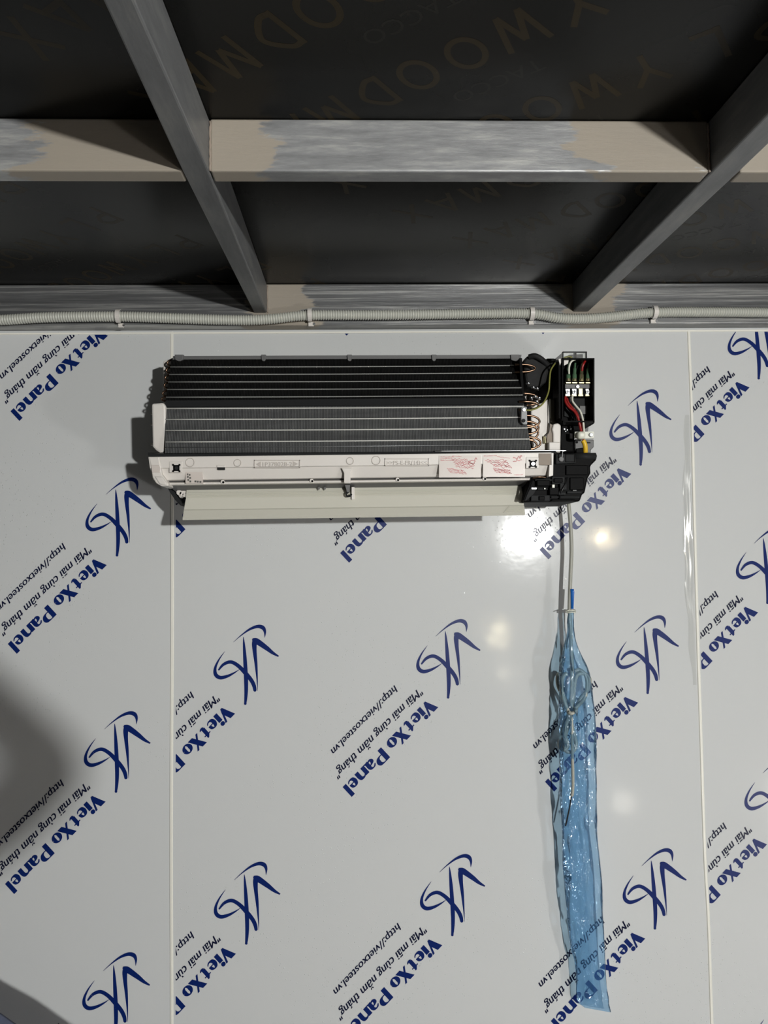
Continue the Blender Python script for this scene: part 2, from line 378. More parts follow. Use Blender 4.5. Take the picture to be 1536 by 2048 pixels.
# printed motif, traced once, in metres relative to the foot of the logo's stem
Z0 = Vector((640, 1200)); ZS = 1536/360
ref = PY(640+1093/ZS, 1200+838/ZS, WALL)
def zpt(x, y):
    p = PY(640+x/ZS, 1200+y/ZS, WALL); return (p.x-ref.x, p.z-ref.z)
logo = []
stroke(logo, [(1070,268,4),(1076,330,18),(1086,450,30),(1096,600,34),(1100,700,32),(1098,780,26),(1093,838,18)])
disc2(logo, 1094, 832, 11)
stroke(logo, [(988,312,2),(1050,256,8),(1120,205,18),(1185,180,28),(1230,188,34),(1250,222,22),(1250,274,2)])
stroke(logo, [(1196,724,2),(1192,640,10),(1180,500,24),(1168,400,32),(1163,330,40),(1168,290,36)])
stroke(logo, [(1146,286,16),(1175,300,48),(1215,325,46),(1270,365,38),(1320,404,26),(1368,432,12)])
stroke(logo, [(917,390,2),(868,460,12),(838,530,22),(842,585,32),(880,612,32),(940,600,24),(1000,570,12),(1042,542,2)])
stroke(logo, [(865,550,12),(908,500,24),(968,480,30),(1030,512,32),(1090,572,36),(1140,632,34),(1165,680,32),(1174,722,26)])
disc2(logo, 1173, 718, 13)
title = []
e1 = Vector((-0.694, 0.720)); e2 = Vector((0.68, 0.735)); A0 = Vector((895, 870))
for ch, s0 in zip('VietXoPanel', (-51, 62, 108, 203, 285, 395, 541, 660, 757, 878, 974)):
    for poly in glyph(ch):
        for dx in (-2.5, 2.5): title.append([tuple(A0+e1*(s0+x+dx)+e2*y) for x, y in poly])
small = []
def line_text(body, a, b, hcap, out, shear=0.35, bold=0.0, upsk=(0.69, 0.72)):
    ps, wd = text_polys(body, shear, 0.0); a = Vector(a); b = Vector(b); e = (b-a)/wd; u = Vector(upsk)*hcap
    for dx in ((-.03, .03) if bold else (0,)):
        for f in ps: out.append([tuple(a+e*(x+dx)+u*y) for x, y in f])
line_text('"Mãi mãi cùng năm tháng"', (838,752), (108,1484), 70, small, 0.3, 0.004)
line_text('http://vietxosteel.vn', (634,728), (88,1284), 62, small, 0.25, 0.002)
def to_m(polys): return [[zpt(*q) for q in f] for f in polys]
logo, title, small = to_m(logo), to_m(title), to_m(small)

def print_sheet(parent, spots, x_lo, x_hi):
    for polys, mt, nm in ((logo+title, M['ink'], 'printed_logo_lettering'), (small, M['ink_small'], 'printed_small_lettering')):
        bm = bmesh.new(); y = WALL-0.0004
        for cx, cz in spots:
            for i_, f in enumerate(polys):
                try: bm.faces.new([bm.verts.new((cx+x, y-(i_%60)*4e-6, cz+z)) for x, z in f])
                except ValueError: pass
        for x, n in ((x_lo, -1), (x_hi, 1)):
            bmesh.ops.bisect_plane(bm, geom=bm.verts[:]+bm.edges[:]+bm.faces[:], plane_co=(x,0,0), plane_no=(n,0,0), clear_outer=True)
        bmesh.ops.bisect_plane(bm, geom=bm.verts[:]+bm.edges[:]+bm.faces[:], plane_co=(0,0,PY(768,667,WALL).z), plane_no=(0,0,1), clear_outer=True)
        for f in bm.faces:
            f.normal_update()
            if f.normal.y > 0: f.normal_flip()
        me = bpy.data.meshes.new(nm); bm.to_mesh(me); bm.free(); me.materials.append(mt)
        o = bpy.data.objects.new(nm, me); COL.objects.link(o); o.parent = parent
def W2(px, py): p = PY(px, py, WALL); return (p.x, p.z)
def rows(px, py, dz, ks, dx=0.0):
    x, z = W2(px, py); return [(x+dx, z-dz*k) for k in ks]
dzp = (W2(896,1396)[1]-W2(905,1871)[1]); dxp = W2(1295,1387)[0]-W2(896,1396)[0]
names = ['wall_back', 'wall_back.001', 'wall_back.002']
spans = [(X0, xs1), (xs1, xs2), (xs2, X1)]
panels = []
for nm, (a, b) in zip(names, spans):
    bm = bmesh.new(); add_box(bm, (a, WALL, 0), (b, WALL+0.05, ZC)); panels.append(struct(obj(nm, bm, M['film'])))
ks = (-2,-1,0,1,2,3)
print_sheet(panels[0], rows(234,1112,dzp,ks)+rows(234,1112,dzp,ks,-dxp), X0, xs1-0.004)
mid = rows(896,1396,dzp,ks)+rows(490.4,1408.6,dzp,ks)+rows(1295,1387,dzp,ks)
print_sheet(panels[1], mid, xs1+0.0075, xs2-0.004)
print_sheet(panels[2], rows(1517,758,dzp,ks)+rows(1517,758,dzp,ks,dxp), xs2+0.005, X1)

def strip_px(name, pts, wpx, d, material):
    bm = bmesh.new(); pr = None
    for px, py in cr(pts, 8):
        c = PY(px, py, WALL); h = wpx/2/1061
        rr = [bm.verts.new((c.x-h, WALL-0.0001, c.z)), bm.verts.new((c.x-h*0.6, WALL-d, c.z)), bm.verts.new((c.x+h*0.6, WALL-d, c.z)), bm.verts.new((c.x+h, WALL-0.0001, c.z))]
        if pr:
            for k in range(3): bm.faces.new((pr[k], pr[k+1], rr[k+1], rr[k]))
        pr = rr
    return struct(obj(name, bm, material))
strip_px('trim_1', SX1, 6.5, 0.0016, M['seam'])
strip_px('trim_2', SX2, 6.5, 0.0016, M['seam'])
bm = bmesh.new(); zt = PY(768, 664, WALL).z; add_box(bm, (X0, WALL-0.0015, zt-0.0022), (X1, WALL, zt+0.001)); struct(obj('trim_3', bm, M['seam']))

# loose film gathered along the right seam
t = thing('loose_film', 'crinkled clear film edge lifting along the right wall seam', 'film', Q(1390,1100,0.004))
bm = bmesh.new(); pr = None
for i in range(60):
    f = i/59; y = 830+f*540
    xc = 1384+(y-850)*0.027; wd = 8+10*math.sin(f*math.pi)+2*math.sin(f*31)
    rr = [bm.verts.new(Q(xc-5-wd*(1-k/5), y, 0.001+0.003*abs(math.sin(k*1.7+0.9*math.sin(f*14)))*math.sin(f*math.pi+0.05))) for k in range(6)]
    if pr:
        for k in range(5): bm.faces.new((pr[k], pr[k+1], rr[k+1], rr[k]))
    pr = rr
obj('film_edge', bm, M['clear_film'], t, smooth=True)

# plywood print: rows of PLYWOODMAX running diagonally across the ceiling
bm = bmesh.new(); bm2 = bmesh.new()
py0 = PZ(1158, 30, ZC); E1 = Vector((-0.79, 0.61)).normalized(); E2 = Vector((E1.y, -E1.x)); 
if E2.y < 0: E2 = -E2
def block(ch):
    p = []; w = .135
    def ln(*q): stroke(p, [(x, y, w) for x, y in q], 1)
    if ch in 'PD': ln((.08,0),(.08,1))
    if ch == 'P': stroke(p, [(.08,.92,w),(.45,.92,w),(.68,.72,w),(.45,.48,w),(.08,.48,w)], 6)
    elif ch == 'D': stroke(p, [(.08,.92,w),(.36,.92,w),(.72,.5,w),(.36,.08,w),(.08,.08,w)], 6)
    elif ch == 'L': ln((.08,0),(.08,1)); ln((.08,.08),(.62,.08))
    elif ch == 'Y': ln((.05,1),(.4,.5)); ln((.75,1),(.4,.5)); ln((.4,.5),(.4,0))
    elif ch == 'W': ln((.0,1),(.22,0)); ln((.22,0),(.45,.8)); ln((.45,.8),(.68,0)); ln((.68,0),(.9,1))
    elif ch == 'M': ln((.05,0),(.12,1)); ln((.12,1),(.45,.2)); ln((.45,.2),(.78,1)); ln((.78,1),(.85,0))
    elif ch == 'A': ln((.02,0),(.4,1)); ln((.4,1),(.78,0)); ln((.16,.3),(.64,.3))
    elif ch == 'X': ln((.05,0),(.75,1)); ln((.05,1),(.75,0))
    elif ch == 'O': stroke(p, [(.45+.37*math.cos(t), .5+.42*math.sin(t), w) for t in [2*math.pi*k/16 for k in range(17)]], 2)
    return p
ps = [[(x*0.86+i*1.045, y) for x, y in f] for i, ch in enumerate('PLYWOODMAX') for f in block(ch)]
caph = 0.056
yl = [f for f in ps]; sc = 0.056
ycx = 2.5   # approx centre of the letter Y in text units
def put(bmx, ps, o, s, h):
    for i_, f in enumerate(ps):
        try: bmx.faces.new([bmx.verts.new((o.x+E1.x*x*s+E2.x*y*h, o.y+E1.y*x*s+E2.y*y*h, ZC-0.00006-(i_%60)*1e-6)) for x, y in f])
        except ValueError: pass
pss, wds = text_polys('TACCO', 0.0, 0.0)
Yc = Vector((py0.x, py0.y)) - E2*caph*0.5 + (PZ(933,106,ZC)-PZ(943,123,ZC)).xy
for r in range(-5, 9):
    for c in (-2, -1, 0, 1):
        o = Yc + E2*(0.138*r) + E1*(-0.02*r - ycx*sc + c*0.86)
        if -2.2 < o.x < 2.5 and -1.5 < o.y < 1.6: put(bm, ps, o, sc, caph)
        o2 = o + E2*0.078 + E1*0.20
        if -2.2 < o2.x < 2.4 and -1.5 < o2.y < 1.6: put(bm2, pss, o2, 0.022, 0.022)
for b_, mt, nm in ((bm, M['ply_ink'], 'printed_lettering'), (bm2, M['ply_ink_small'], 'printed_small_lettering')):
    bmesh.ops.bisect_plane(b_, geom=b_.verts[:]+b_.edges[:]+b_.faces[:], plane_co=(0,LY+0.01,0), plane_no=(0,1,0), clear_outer=True)
    obj(nm, b_, mt, ceiling)

# steel tubes -----------------------------------------------------------
xjl_a, xjl_b = PY(508, 625, LY), PY(534, 625, LY)      # left joist at the ledger
ZJ = PY(768, 625, LY).z
def joist(name, pts, label):
    """pts: list of (left, right, Y): underside edges seen in the picture"""
    bm = bmesh.new(); sec = []
    for (xl, xr, Y, z) in pts:
        sec.append([bm.verts.new(v) for v in ((xl,Y,z),(xr,Y,z),(xr,Y,ZC-0.0005),(xl,Y,ZC-0.0005))])
    for a, b in zip(sec, sec[1:]):
        for k in range(4): bm.faces.new((a[k], a[(k+1)%4], b[(k+1)%4], b[k]))
    bm.faces.new(sec[0]); bm.faces.new(sec[-1][::-1])
    o = obj(name, bm, M['steel_j'], bevel=0.0022); return tag(o, label, 'beam')
JL = [( -0.0, 0.0)]
M['steel_j'] = steel_mat('galvanised_steel_joist', [], (3, 0.5, 3), (92,106,122), 18, 0.05)
zmj = ZM-0.001
xl0, xr0 = PZ(365, 343, zmj).x, PZ(418, 343, zmj).x; ym = PZ(365, 343, zmj).y
def xat(px, py, z): return PZ(px, py, z)
a = xat(205, 0, zmj); b = xat(268, 0, zmj)
joist('steel_joist', [(a.x-0.002, a.x+0.032, YB+0.02, zmj), (a.x, b.x, a.y, zmj), (xl0, xr0, ym, zmj), (xjl_a.x, xjl_b.x, LY, ZJ)],
      'galvanised steel joist left of centre, running from the wall towards the viewer')
a2 = xat(1426, 341, zmj); b2 = xat(1482, 349, zmj); a3 = xat(1536, 228, zmj)
joist('steel_joist', [(a3.x+0.004, a3.x+0.037, YB+0.02, zmj), (a3.x, a3.x+0.033, a3.y, zmj), (a2.x, a2.x+0.033, a2.y, zmj), (PY(1146,625,LY).x, PY(1177,625,LY).x, LY, ZJ)],
      'galvanised steel joist at upper right, its left side in deep shadow')
jr = [(xl0, 0.19), (xr0, 0.15), (a2.x, 0.14)]
M['steel_c'] = steel_mat('galvanised_steel_cross', [(xl0-0.08, 0.095), (xr0+0.015, 0.055), (a2.x-0.07, 0.085), (a2.x+0.1, 0.15)], (0.35, 1, 2.6), (122,146,180), 34)
M['steel_l'] = steel_mat('galvanised_steel_ledger', [(xjl_b.x+0.02, 0.06), (PY(1180,600,LY).x, 0.055)], (0.10, 1, 5.5), (84,118,190), 30, 0.5)
def xbar(name, x0, x1, y0, y1, z0, z1, mt, label):
    bm = bmesh.new(); add_box(bm, (x0,y0,z0), (x1,y1,z1)); return tag(obj(name, bm, mt, bevel=0.0022), label, 'beam')
xbar('steel_crosspiece', X0, xl0-0.0012, MY, MY2, ZM, ZC-0.0005, M['steel_c'], 'short steel crosspiece running left from the left joist, half in shadow')
xbar('steel_crosspiece', xr0+0.0012, a2.x-0.0012, MY, MY2, ZM, ZC-0.0005, M['steel_c'], 'longest steel crosspiece welded between the two joists')
xbar('steel_crosspiece', a2.x+0.0352, X1, MY, MY2, ZM, ZC-0.0005, M['steel_c'], 'steel crosspiece running right from the right joist at the frame edge')
xbar('steel_ledger_beam', X0, X1, LY, WALL-0.0016, ZL, ZC-0.0005, M['steel_l'], 'streaked steel ledger beam along the top of the panel wall, behind the conduit')
# weld beads
for nm, (x, y, z0) , lab in (('a',(xr0+0.0015, MY-0.0005, ZM), 0), ('b',(a2.x-0.0015, MY-0.0005, ZM), 0), ('c',(xjl_b.x+0.001, LY-0.0005, ZJ), 0)):
    bm = bmesh.new(); pts = [(x+random.uniform(-.0006,.0006), y, z0+(ZC-z0-0.004)*k/14) for k in range(15)]
    add_tube(bm, pts, [0.0011+random.uniform(0,.0009) for _ in pts], 6)
    o = obj('weld_bead', bm, M['taupe'], smooth=True)
    tag(o, {'a':'painted weld bead where the long crosspiece meets the left joist','b':'painted weld bead where the long crosspiece meets the right joist','c':'painted weld bead where the left joist meets the ledger beam'}[nm], 'weld')

# conduit ---------------------------------------------------------------
cp = [(-260,637),(-120,643),(0,640),(100,634.5),(240,633),(350,636.5),(475,640),(540,638),(620,630.5),(768,630),(968,627.5),(1063,627.5),(1118,636),(1168,637.5),(1218,634),(1308,625),(1418,624),(1536,625),(1680,627),(1800,622)]
CY = LY-0.0125
path = [PY(x, y, CY) for x, y in cr(cp, 10)]
# resample evenly
L = [0]
for p, q in zip(path, path[1:]): L.append(L[-1]+(q-p).length)
pitch = 0.0046; n = int(L[-1]/(pitch/4)); pts = []; rad = []; j = 0
for i in range(n):
    s = i*pitch/4
    while L[j+1] < s: j += 1
    f = (s-L[j])/(L[j+1]-L[j]); pts.append(path[j].lerp(path[j+1], f)); rad.append((0.0096, 0.0096, 0.0080, 0.0080)[i % 4])
bm = bmesh.new(); add_tube(bm, pts, rad, 14)
tag(obj('corrugated_conduit', bm, M['conduit'], smooth=True), 'grey-white corrugated conduit clipped along the ledger beam', 'conduit')
for px, py, where in ((238,633,'leftmost of the four, above the left panel'), (620,630.5,'second from the left, near the left joist'), (1063,627.5,'third from the left, near the right joist'), (1308,625,'rightmost of the four')):
    c = PY(px, py, CY); r = thing('conduit_clip', 'small white plastic clip holding the conduit, '+where, 'clip', (c.x, LY, c.z), 'clips on the conduit')
    bm = bmesh.new(); ring = [(c.x+0.0, c.y+0.0122*math.cos(a), c.z+0.0112*math.sin(a)) for a in [math.radians(100+k*16-0) for k in range(11)]]
    prv = None
    for p in ring:
        ctr = Vector((c.x, c.y, c.z)); v = (Vector(p)-ctr).normalized()*0.0016
        rr = [bm.verts.new(Vector(p)+Vector((s*0.004,0,0))+v*u) for s, u in ((-1,0),(1,0),(1,1),(-1,1))]
        if prv:
            for k in range(4): bm.faces.new((prv[k], prv[(k+1)%4], rr[(k+1)%4], rr[k]))
        else: bm.faces.new(rr)
        prv = rr
    bm.faces.new(prv[::-1]); obj('strap', bm, M['white'], r)
    bm = bmesh.new(); add_box(bm, (c.x-0.004, LY-0.006, c.z-0.018), (c.x+0.006, LY-0.0005, c.z-0.0105)); obj('foot', bm, M['white'], r, bevel=0.001)
    bm = bmesh.new(); add_disc(bm, Vector((c.x+0.007, LY-0.0075, c.z-0.0145)), 0.0022, 0.0015, 12); obj('nail_head', bm, M['alu'], r)

# ------------------------------------------------------------ air conditioner
ac = thing('air_conditioner', 'uncovered white wall air conditioner with exposed fins, open louver and wiring', 'air conditioner', Q(740, 900, 0.0))
def A(*a, **k): return prism(*a, parent=ac, **k)
A('back_chassis', [(338,724),(1100,718),(1118,720),(1118,905),(1100,1000),(372,992),(322,905),(318,812),(330,800)], 0.055, 0.001, M['white'], bevel=0.003)
A('left_bracket', [(326,722),(344,716),(344,806),(326,806)], 0.10, 0.05, M['white'], bevel=0.002)
def slab(name, c4, ds, th, material, parent=ac):
    """slanted slab: picture corners TL TR BR BL with their distances off the wall"""
    a = [Q(p[0], p[1], d) for p, d in zip(c4, ds)]; nrm = (a[1]-a[0]).cross(a[3]-a[0]).normalized()
    if nrm.y < 0: nrm = -nrm
    bm = bmesh.new(); add_hex(bm, a, [p+nrm*th for p in a]); return obj(name, bm, material, parent)
slab('upper_fin_block', [(343,716),(1039,714),(1046,797),(331,803)], (0.135,0.135,0.180,0.180), 0.025, M['fins_shaded'])
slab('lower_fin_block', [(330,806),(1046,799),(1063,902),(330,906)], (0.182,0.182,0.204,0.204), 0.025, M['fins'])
slab('fin_joint_strip', [(331,801),(1046,795),(1047,808),(330,813)], (0.183,0.183,0.187,0.187), 0.004, M['dgrey'])
def fl(y0, y1, x, xa=343, xb=1040): return y0+(y1-y0)*(x-xa)/(xb-xa)
def lerp(a,b,t): return a+(b-a)*t
for yl_, yr_ in ((734,731),(749,745.5),(764,760.5),(779,775.5),(794.5,790)):
    t_ = (yl_-716)/87; xl = lerp(343,331,t_); xr = lerp(1039,1046,t_); d = lerp(.135,.180,t_)+0.0015
    qtube('fin_ridge', [(xl,yl_,d),((xl+xr)/2,(yl_+yr_)/2+1,d),(xr,yr_,d)], 0.0010, M['ridge_shaded'], ac, 6, 3)
for yl_, yr_ in ((817,813),(839,834.5),(861,856),(884,878)):
    t_ = (yl_-806)/100; d = lerp(.182,.204,t_)+0.0015; xr = lerp(1046,1063,t_)
    qtube('fin_ridge', [(331,yl_,d),(690,(yl_+yr_)/2+1,d),(xr,yr_,d)], 0.0011, M['ridge'], ac, 6, 3)
qtube('fin_ridge', [(331,895,.204),(1062,890,.204)], 0.0006, M['alu_dull'], ac, 6, 2)
slab('top_rail', [(346,712),(1043,709.5),(1042,717),(345,719)], (0.138,0.138,0.138,0.138), 0.03, M['mgrey'])
for x in (358, 527, 699, 868, 1030):
    hw = 9 if x in (358, 1030) else 5
    A('rail_clip', [(x-hw,709),(x+hw,709),(x+hw-1,719),(x+2,722),(x-2,722),(x-hw+1,719)], 0.1415, 0.12, M['mgrey'], bevel=0.0008)
# copper bends on the left
def ubend(px, y0, y1, dx, d, name='copper_bend', r=0.0017, material=None):
    a = Q(px, y0, d); b = Q(px, y1, d); c = (a+b)/2; h = (a.z-b.z)/2; ex = dx/1231
    pts = [a+Vector((-0.012*(1 if dx>0 else -1),0,0))]
    for k in range(13):
        t = math.pi*k/12; pts.append(Vector((c.x+ex*math.sin(t), c.y, c.z+h*math.cos(t))))
    pts.append(b+Vector((-0.012*(1 if dx>0 else -1),0,0)))
    return tube(name, pts, r, material or M['copper'], ac, 8, 0)
for x, y0, y1 in ((345,720,732),(343,735,747),(341,750,762),(339,765,777),(336,781,793),(334,794,802)):
    ubend(x, y0, y1, -11, 0.12+0.0006*(y0-720))
# white end plate
ep = A('end_plate', [(303,807),(327,805),(331,812),(332,896),(328,905),(320,906),(312,901),(305,893),(304,850)], 0.192, 0.06, M['white'], bevel=0.003)
for y in (824, 846, 886): prism('catch', R(301,y,305,y+4), 0.17, 0.14, M['white'], ac)
qtube('sensor_lead', [(318,902,.17),(322,908,.175),(327,916,.17)], 0.0022, M['black'], ac)
qtube('sensor_lead', [(325,902,.17),(329,908,.175),(334,914,.17)], 0.0018, M['black'], ac)

# front frame: swept profile (left y, right y, distance off wall, left x)
def sweep(name, prof, xl, xr, material, parent=ac, thick=0.003):
    bm = bmesh.new(); Ls = []; Rs = []
    for i, (yl_, yr_, d) in enumerate(prof):
        x = xl[i] if isinstance(xl, (list, tuple)) else xl; x2 = xr[i] if isinstance(xr, (list, tuple)) else xr
        Ls.append(Q(x, yl_, d)); Rs.append(Q(x2, yr_, d))
    off = Vector((0, thick, 0)); n = len(Ls)
    vl = [bm.verts.new(p) for p in Ls]; vr = [bm.verts.new(p) for p in Rs]; bl = [bm.verts.new(p+off) for p in Ls]; br = [bm.verts.new(p+off) for p in Rs]
    for i in range(n-1):
        bm.faces.new((vl[i],vr[i],vr[i+1],vl[i+1])); bm.faces.new((bl[i],bl[i+1],br[i+1],br[i]))
        bm.faces.new((vl[i],vl[i+1],bl[i+1],bl[i])); bm.faces.new((vr[i],br[i],br[i+1],vr[i+1]))
    bm.faces.new((vl[0],bl[0],br[0],vr[0])); bm.faces.new((vl[-1],vr[-1],br[-1],bl[-1]))
    return obj(name, bm, material, parent)
sweep('frame_top_strip', [(905,900,0.19),(908,901.5,0.2065),(914.5,906,0.208)], [296,296,297], [1112,1112,1112], M['dgrey'], thick=0.02)
sweep('front_frame', [(914,905,0.208),(936,926,0.207),(938,928,0.204),(960,950.5,0.196),(963.5,954,0.188)],
      [297,300,301,306,318], [1103,1103,1103,1100,1060], M['white'], thick=0.02)
sweep('frame_groove', [(960.5,951.5,0.1935),(965,955.5,0.187)], [326,328], [1062,1062], M['mgrey'], thick=0.004)
sweep('frame_lip', [(964.5,955,0.1885),(966,956.5,0.1945),(969.5,960,0.1950),(971,961.5,0.187)], [328,330,332,336], [1060,1060,1060,1060], M['white'], thick=0.006)
sweep('outlet_edge', [(970,960.5,0.186),(978,969,0.165),(984,974,0.150)], [336,345,352], [1058,1055,1050], M['mgrey'], thick=0.01)
A('outlet_cavity', [(350,975),(1048,966),(1046,990),(368,998)], 0.140, 0.056, M['dgrey'])
# left end facets of the frame
A('frame_end', [(297,914),(318,914),(321,930),(324,948),(337,968),(336,972),(322,972),(312,966),(305,955),(302,935)], 0.2088, 0.10, M['white'], bevel=0.004)
A('frame_end_recess', [(302,930),(318,930),(321,938),(320,945),(304,945)], 0.2098, 0.2080, M['sticker'], bevel=0.0005)
A('frame_end_step', [(308,952),(324,953),(334,966),(332,971),(318,968)], 0.211, 0.2, M['white'], bevel=0.002)
# relief marks and fixings on the frame
def fy(x, yl_, yr_): return yl_+(yr_-yl_)*(x-297)/(1110-297)
def plate(name, x0, y0, x1, y1, d, material, th=0.001, bevel=0.0004, parent=ac):
    return prism(name, R(x0,y0,x1,y1), d, d-th, material, parent, bevel)
def relief_text(name, body, x0, x1, ybase, hpx, d, material, bold=0.0, parent=ac):
    ps, wd = text_polys(body, 0, bold); a = Q(x0, ybase, d); b = Q(x1, ybase-(x1-x0)*0.0118, d); e = (b-a)/wd; h = hpx/1239
    bm = bmesh.new()
    for f in ps:
        try: bm.faces.new([bm.verts.new((a.x+e.x*x, a.y, a.z+e.z*x+h*y)) for x, y in f])
        except ValueError: pass
    r = bmesh.ops.extrude_face_region(bm, geom=bm.faces[:]); 
    for v in [g for g in r['geom'] if isinstance(g, bmesh.types.BMVert)]: v.co.y -= 0.0006
    return obj(name, bm, material, parent)
def frame_rect(name, x0, y0, x1, y1, d, material, wpx=1.6):
    bm = bmesh.new()
    for r in (R(x0,y0,x1,y0+wpx), R(x0,y1-wpx,x1,y1), R(x0,y0,x0+wpx,y1), R(x1-wpx,y0,x1,y1)): add_prism(bm, r, d, d-0.001)
    return obj(name, bm, material, ac)
frame_rect('number_border', 508, 920, 600, 936, 0.2085, M['emboss'])
relief_text('part_number', '◄1P378028-2►', 512, 596, 933, 8.5, 0.2077, M['emboss'])
frame_rect('code_border', 769, 917, 858, 932, 0.2085, M['emboss'])
relief_text('plastic_code', '>>PS-E-FR(14)<<', 773, 854, 930, 8.5, 0.2077, M['emboss'])
for cx, cy, r in ((380,925,8.5),(475,926,7),(700,922,7),(752,921,8.5)):
    bm = bmesh.new(); c = Q(cx, cy, 0.208); n_ = 28; pts_ = [(c.x+r/1239*math.cos(2*math.pi*k/n_), c.y, c.z+r/1239*math.sin(2*math.pi*k/n_)) for k in range(n_)]
    add_tube(bm, pts_, 0.0006, 6, closed=True); obj('round_relief', bm, M['emboss'], ac, smooth=True)
for cx, cy in ((352.5,936),(1066,927.5)):
    plate('screw_pad', cx-14, cy-13, cx+12, cy+9, 0.2085, M['white'], 0.0012, 0.0006)
    bm = bmesh.new(); add_prism(bm, R(cx-6,cy-6,cx+6,cy+6), 0.2100, 0.2085)
    for sx in (-1,1):
        for sy in (-1,1): add_disc(bm, Q(cx+sx*6.3, cy+sy*6.3, 0.2103), 0.0016, 0.001, 10)
    obj('screw_boss', bm, M['black'], ac)
    bm = bmesh.new(); add_disc(bm, Q(cx+0.5, cy, 0.2112), 0.0030, 0.001, 16); obj('screw_head', bm, M['dgrey'] if cx < 500 else M['alu'], ac)
plate('slot_hood', 434, 930.5, 450, 934.5, 0.2095, M['white'], 0.002); plate('slot_hole', 435, 934.5, 450, 940, 0.2079, M['dgrey'], 0.001, 0)
A('centre_tab', [(683,936),(704,936),(701,945),(701,966),(688,966),(688,946)], 0.2095, 0.195, M['white'], bevel=0.0008)
for x in (445, 623, 795, 969):
    y = 964.5-(x-330)*0.0128
    bm = bmesh.new(); c = Q(x, y+0.5, 0.1972); add_disc(bm, c, 0.0032, 0.006, 14); obj('lip_catch', bm, M['white'], ac, bevel=0.0005)
    bm = bmesh.new(); add_disc(bm, Q(x+1.5, y+1.5, 0.1982), 0.0018, 0.001, 10); obj('lip_hole', bm, M['black'], ac)
# small paper label (the square code on it is left out)
plate('paper_label', 371, 944, 405, 967, 0.2015, M['sticker'], 0.006, 0)
bm = bmesh.new()
for k, (x, y, w_) in enumerate(((374,947,1.4),(374,952,2),(375,958,1.8),(378,948,1.6),(378.5,954,2.2),(379,961,2),(389,961,2.5),(394,961.5,2),(399,962,2.5))):
    add_prism(bm, R(x, y, x+w_+1.2, y+3.6), 0.2019, 0.2014)
obj('label_print', bm, M['grey_ink'], ac)
# red printed stickers
random.seed(3)
for sx, sw, k0 in ((878, 84, 0), (966, 84, 1)):
    st = plate('warning_sticker', sx, 911-(k0*1.0), sx+sw, 955-(k0*1.0), 0.2084, M['sticker'], 0.0008, 0)
    bm = bmesh.new()
    def scr(x0, y0, x1, y1, amp, wpx=1.0):
        nn = max(6, int((x1-x0)/2)); polys = []
        stroke(polys, [(lerp(x0,x1,i/nn), lerp(y0,y1,i/nn)+amp*random.uniform(-1,1), wpx*random.uniform(.5,1.2)) for i in range(nn+1)], 2)
        for f in polys: bm.faces.new([bm.verts.new(Q(px, py, 0.2088)) for px, py in f])
    if k0 == 0:
        scr(sx+3,914,sx+30,914,.3); scr(sx+3,921,sx+30,920.5,.3); scr(sx+3,917.5,sx+26,917,.8); scr(sx+26,912,sx+45,913,.5)
        for k in range(7): scr(sx+25+k*1.5, 918+k*2.6, sx+66+k*2-abs(k-3)*3, 919+k*3.0, 1.6, 1.0)
        for k in range(4): scr(sx+16+k*2, 937+k*2.6, sx+50+k*2, 941+k*2.4, 1.2, 1.0)
        scr(sx+58,922,sx+76,918,3.2,1.3); scr(sx+58,928,sx+74,924,2.8,1.2)
    else:
        scr(sx+2,912,sx+28,911,.4); scr(sx+28,913,sx+54,917,.8)
        for k in range(6): scr(sx+4+k*4, 921+k*2.2, sx+48+k*2, 920+k*3.2, 2.0, 1.1)
        for k in range(5): scr(sx+20+k, 936+k*2.0, sx+54+k, 940+k*1.8, 1.1, 1.1)
        scr(sx+60,917,sx+78,914,4,1.3); scr(sx+60,923,sx+78,920,2.6,1.3); scr(sx+62,950,sx+80,949,.4,1)
    obj('sticker_print', bm, M['red_ink'], ac)
plate('foam_pad', 1077.5, 907, 1102, 930, 0.2088, M['taupe'], 0.002, 0.0003)
A('frame_right_step', [(1103,906),(1107,906),(1106,951),(1098,953),(1099,930),(1103,930)], 0.209, 0.19, M['white'])

# louver
louv = sweep('louver', [(978,970,0.158),(997,988,0.166),(999,990,0.1665),(1019,1010,0.171),(1021,1012,0.173),(1035,1026,0.179),(1040,1030.5,0.176)],
      [373,372,371.5,368,367.5,365.5,365], [1042,1045,1045,1048,1048.5,1050,1050], M['white_warm'], thick=0.003)
louv['label'] = 'off-white louver flap hanging open under the outlet'
bm = bmesh.new()
for k in range(7):
    add_tube(bm, [Q(960+k*4, 974.5+k*2.6, 0.1607+k*0.001), Q(1041, 973.5+k*2.6, 0.1607+k*0.001)], 0.0005, 5)
for k in range(6):
    add_tube(bm, [Q(1018-k*2, 1012.5+k*2.4, 0.1745+k*0.001), Q(1047, 1012+k*2.4, 0.1745+k*0.001)], 0.0005, 5)
for k in range(4): add_tube(bm, [Q(376, 985+k*3, 0.163+k*0.001), Q(1000-k*40, 978+k*3, 0.163+k*0.001)], 0.0003, 5)
obj('louver_ribs', bm, M['white_warm'], louv)
A('pivot_tab', [(703,974),(709,974),(709,999),(703,999)], 0.172, 0.160, M['white'], bevel=0.0006)
qtube('pivot_hook', [(696,973,.174),(697,983,.176),(693,987,.176),(694,992,.176),(700,992,.175),(703,988,.174)], 0.0016, M['dgrey'], ac)
A('pivot_stay', [(690,970),(700,970),(699,984),(694,984)], 0.178, 0.165, M['mgrey'])
for x in (638, 650): A('drip_point', [(x-2.5,975),(x+2.5,975),(x,980)], 0.170, 0.166, M['mgrey'])
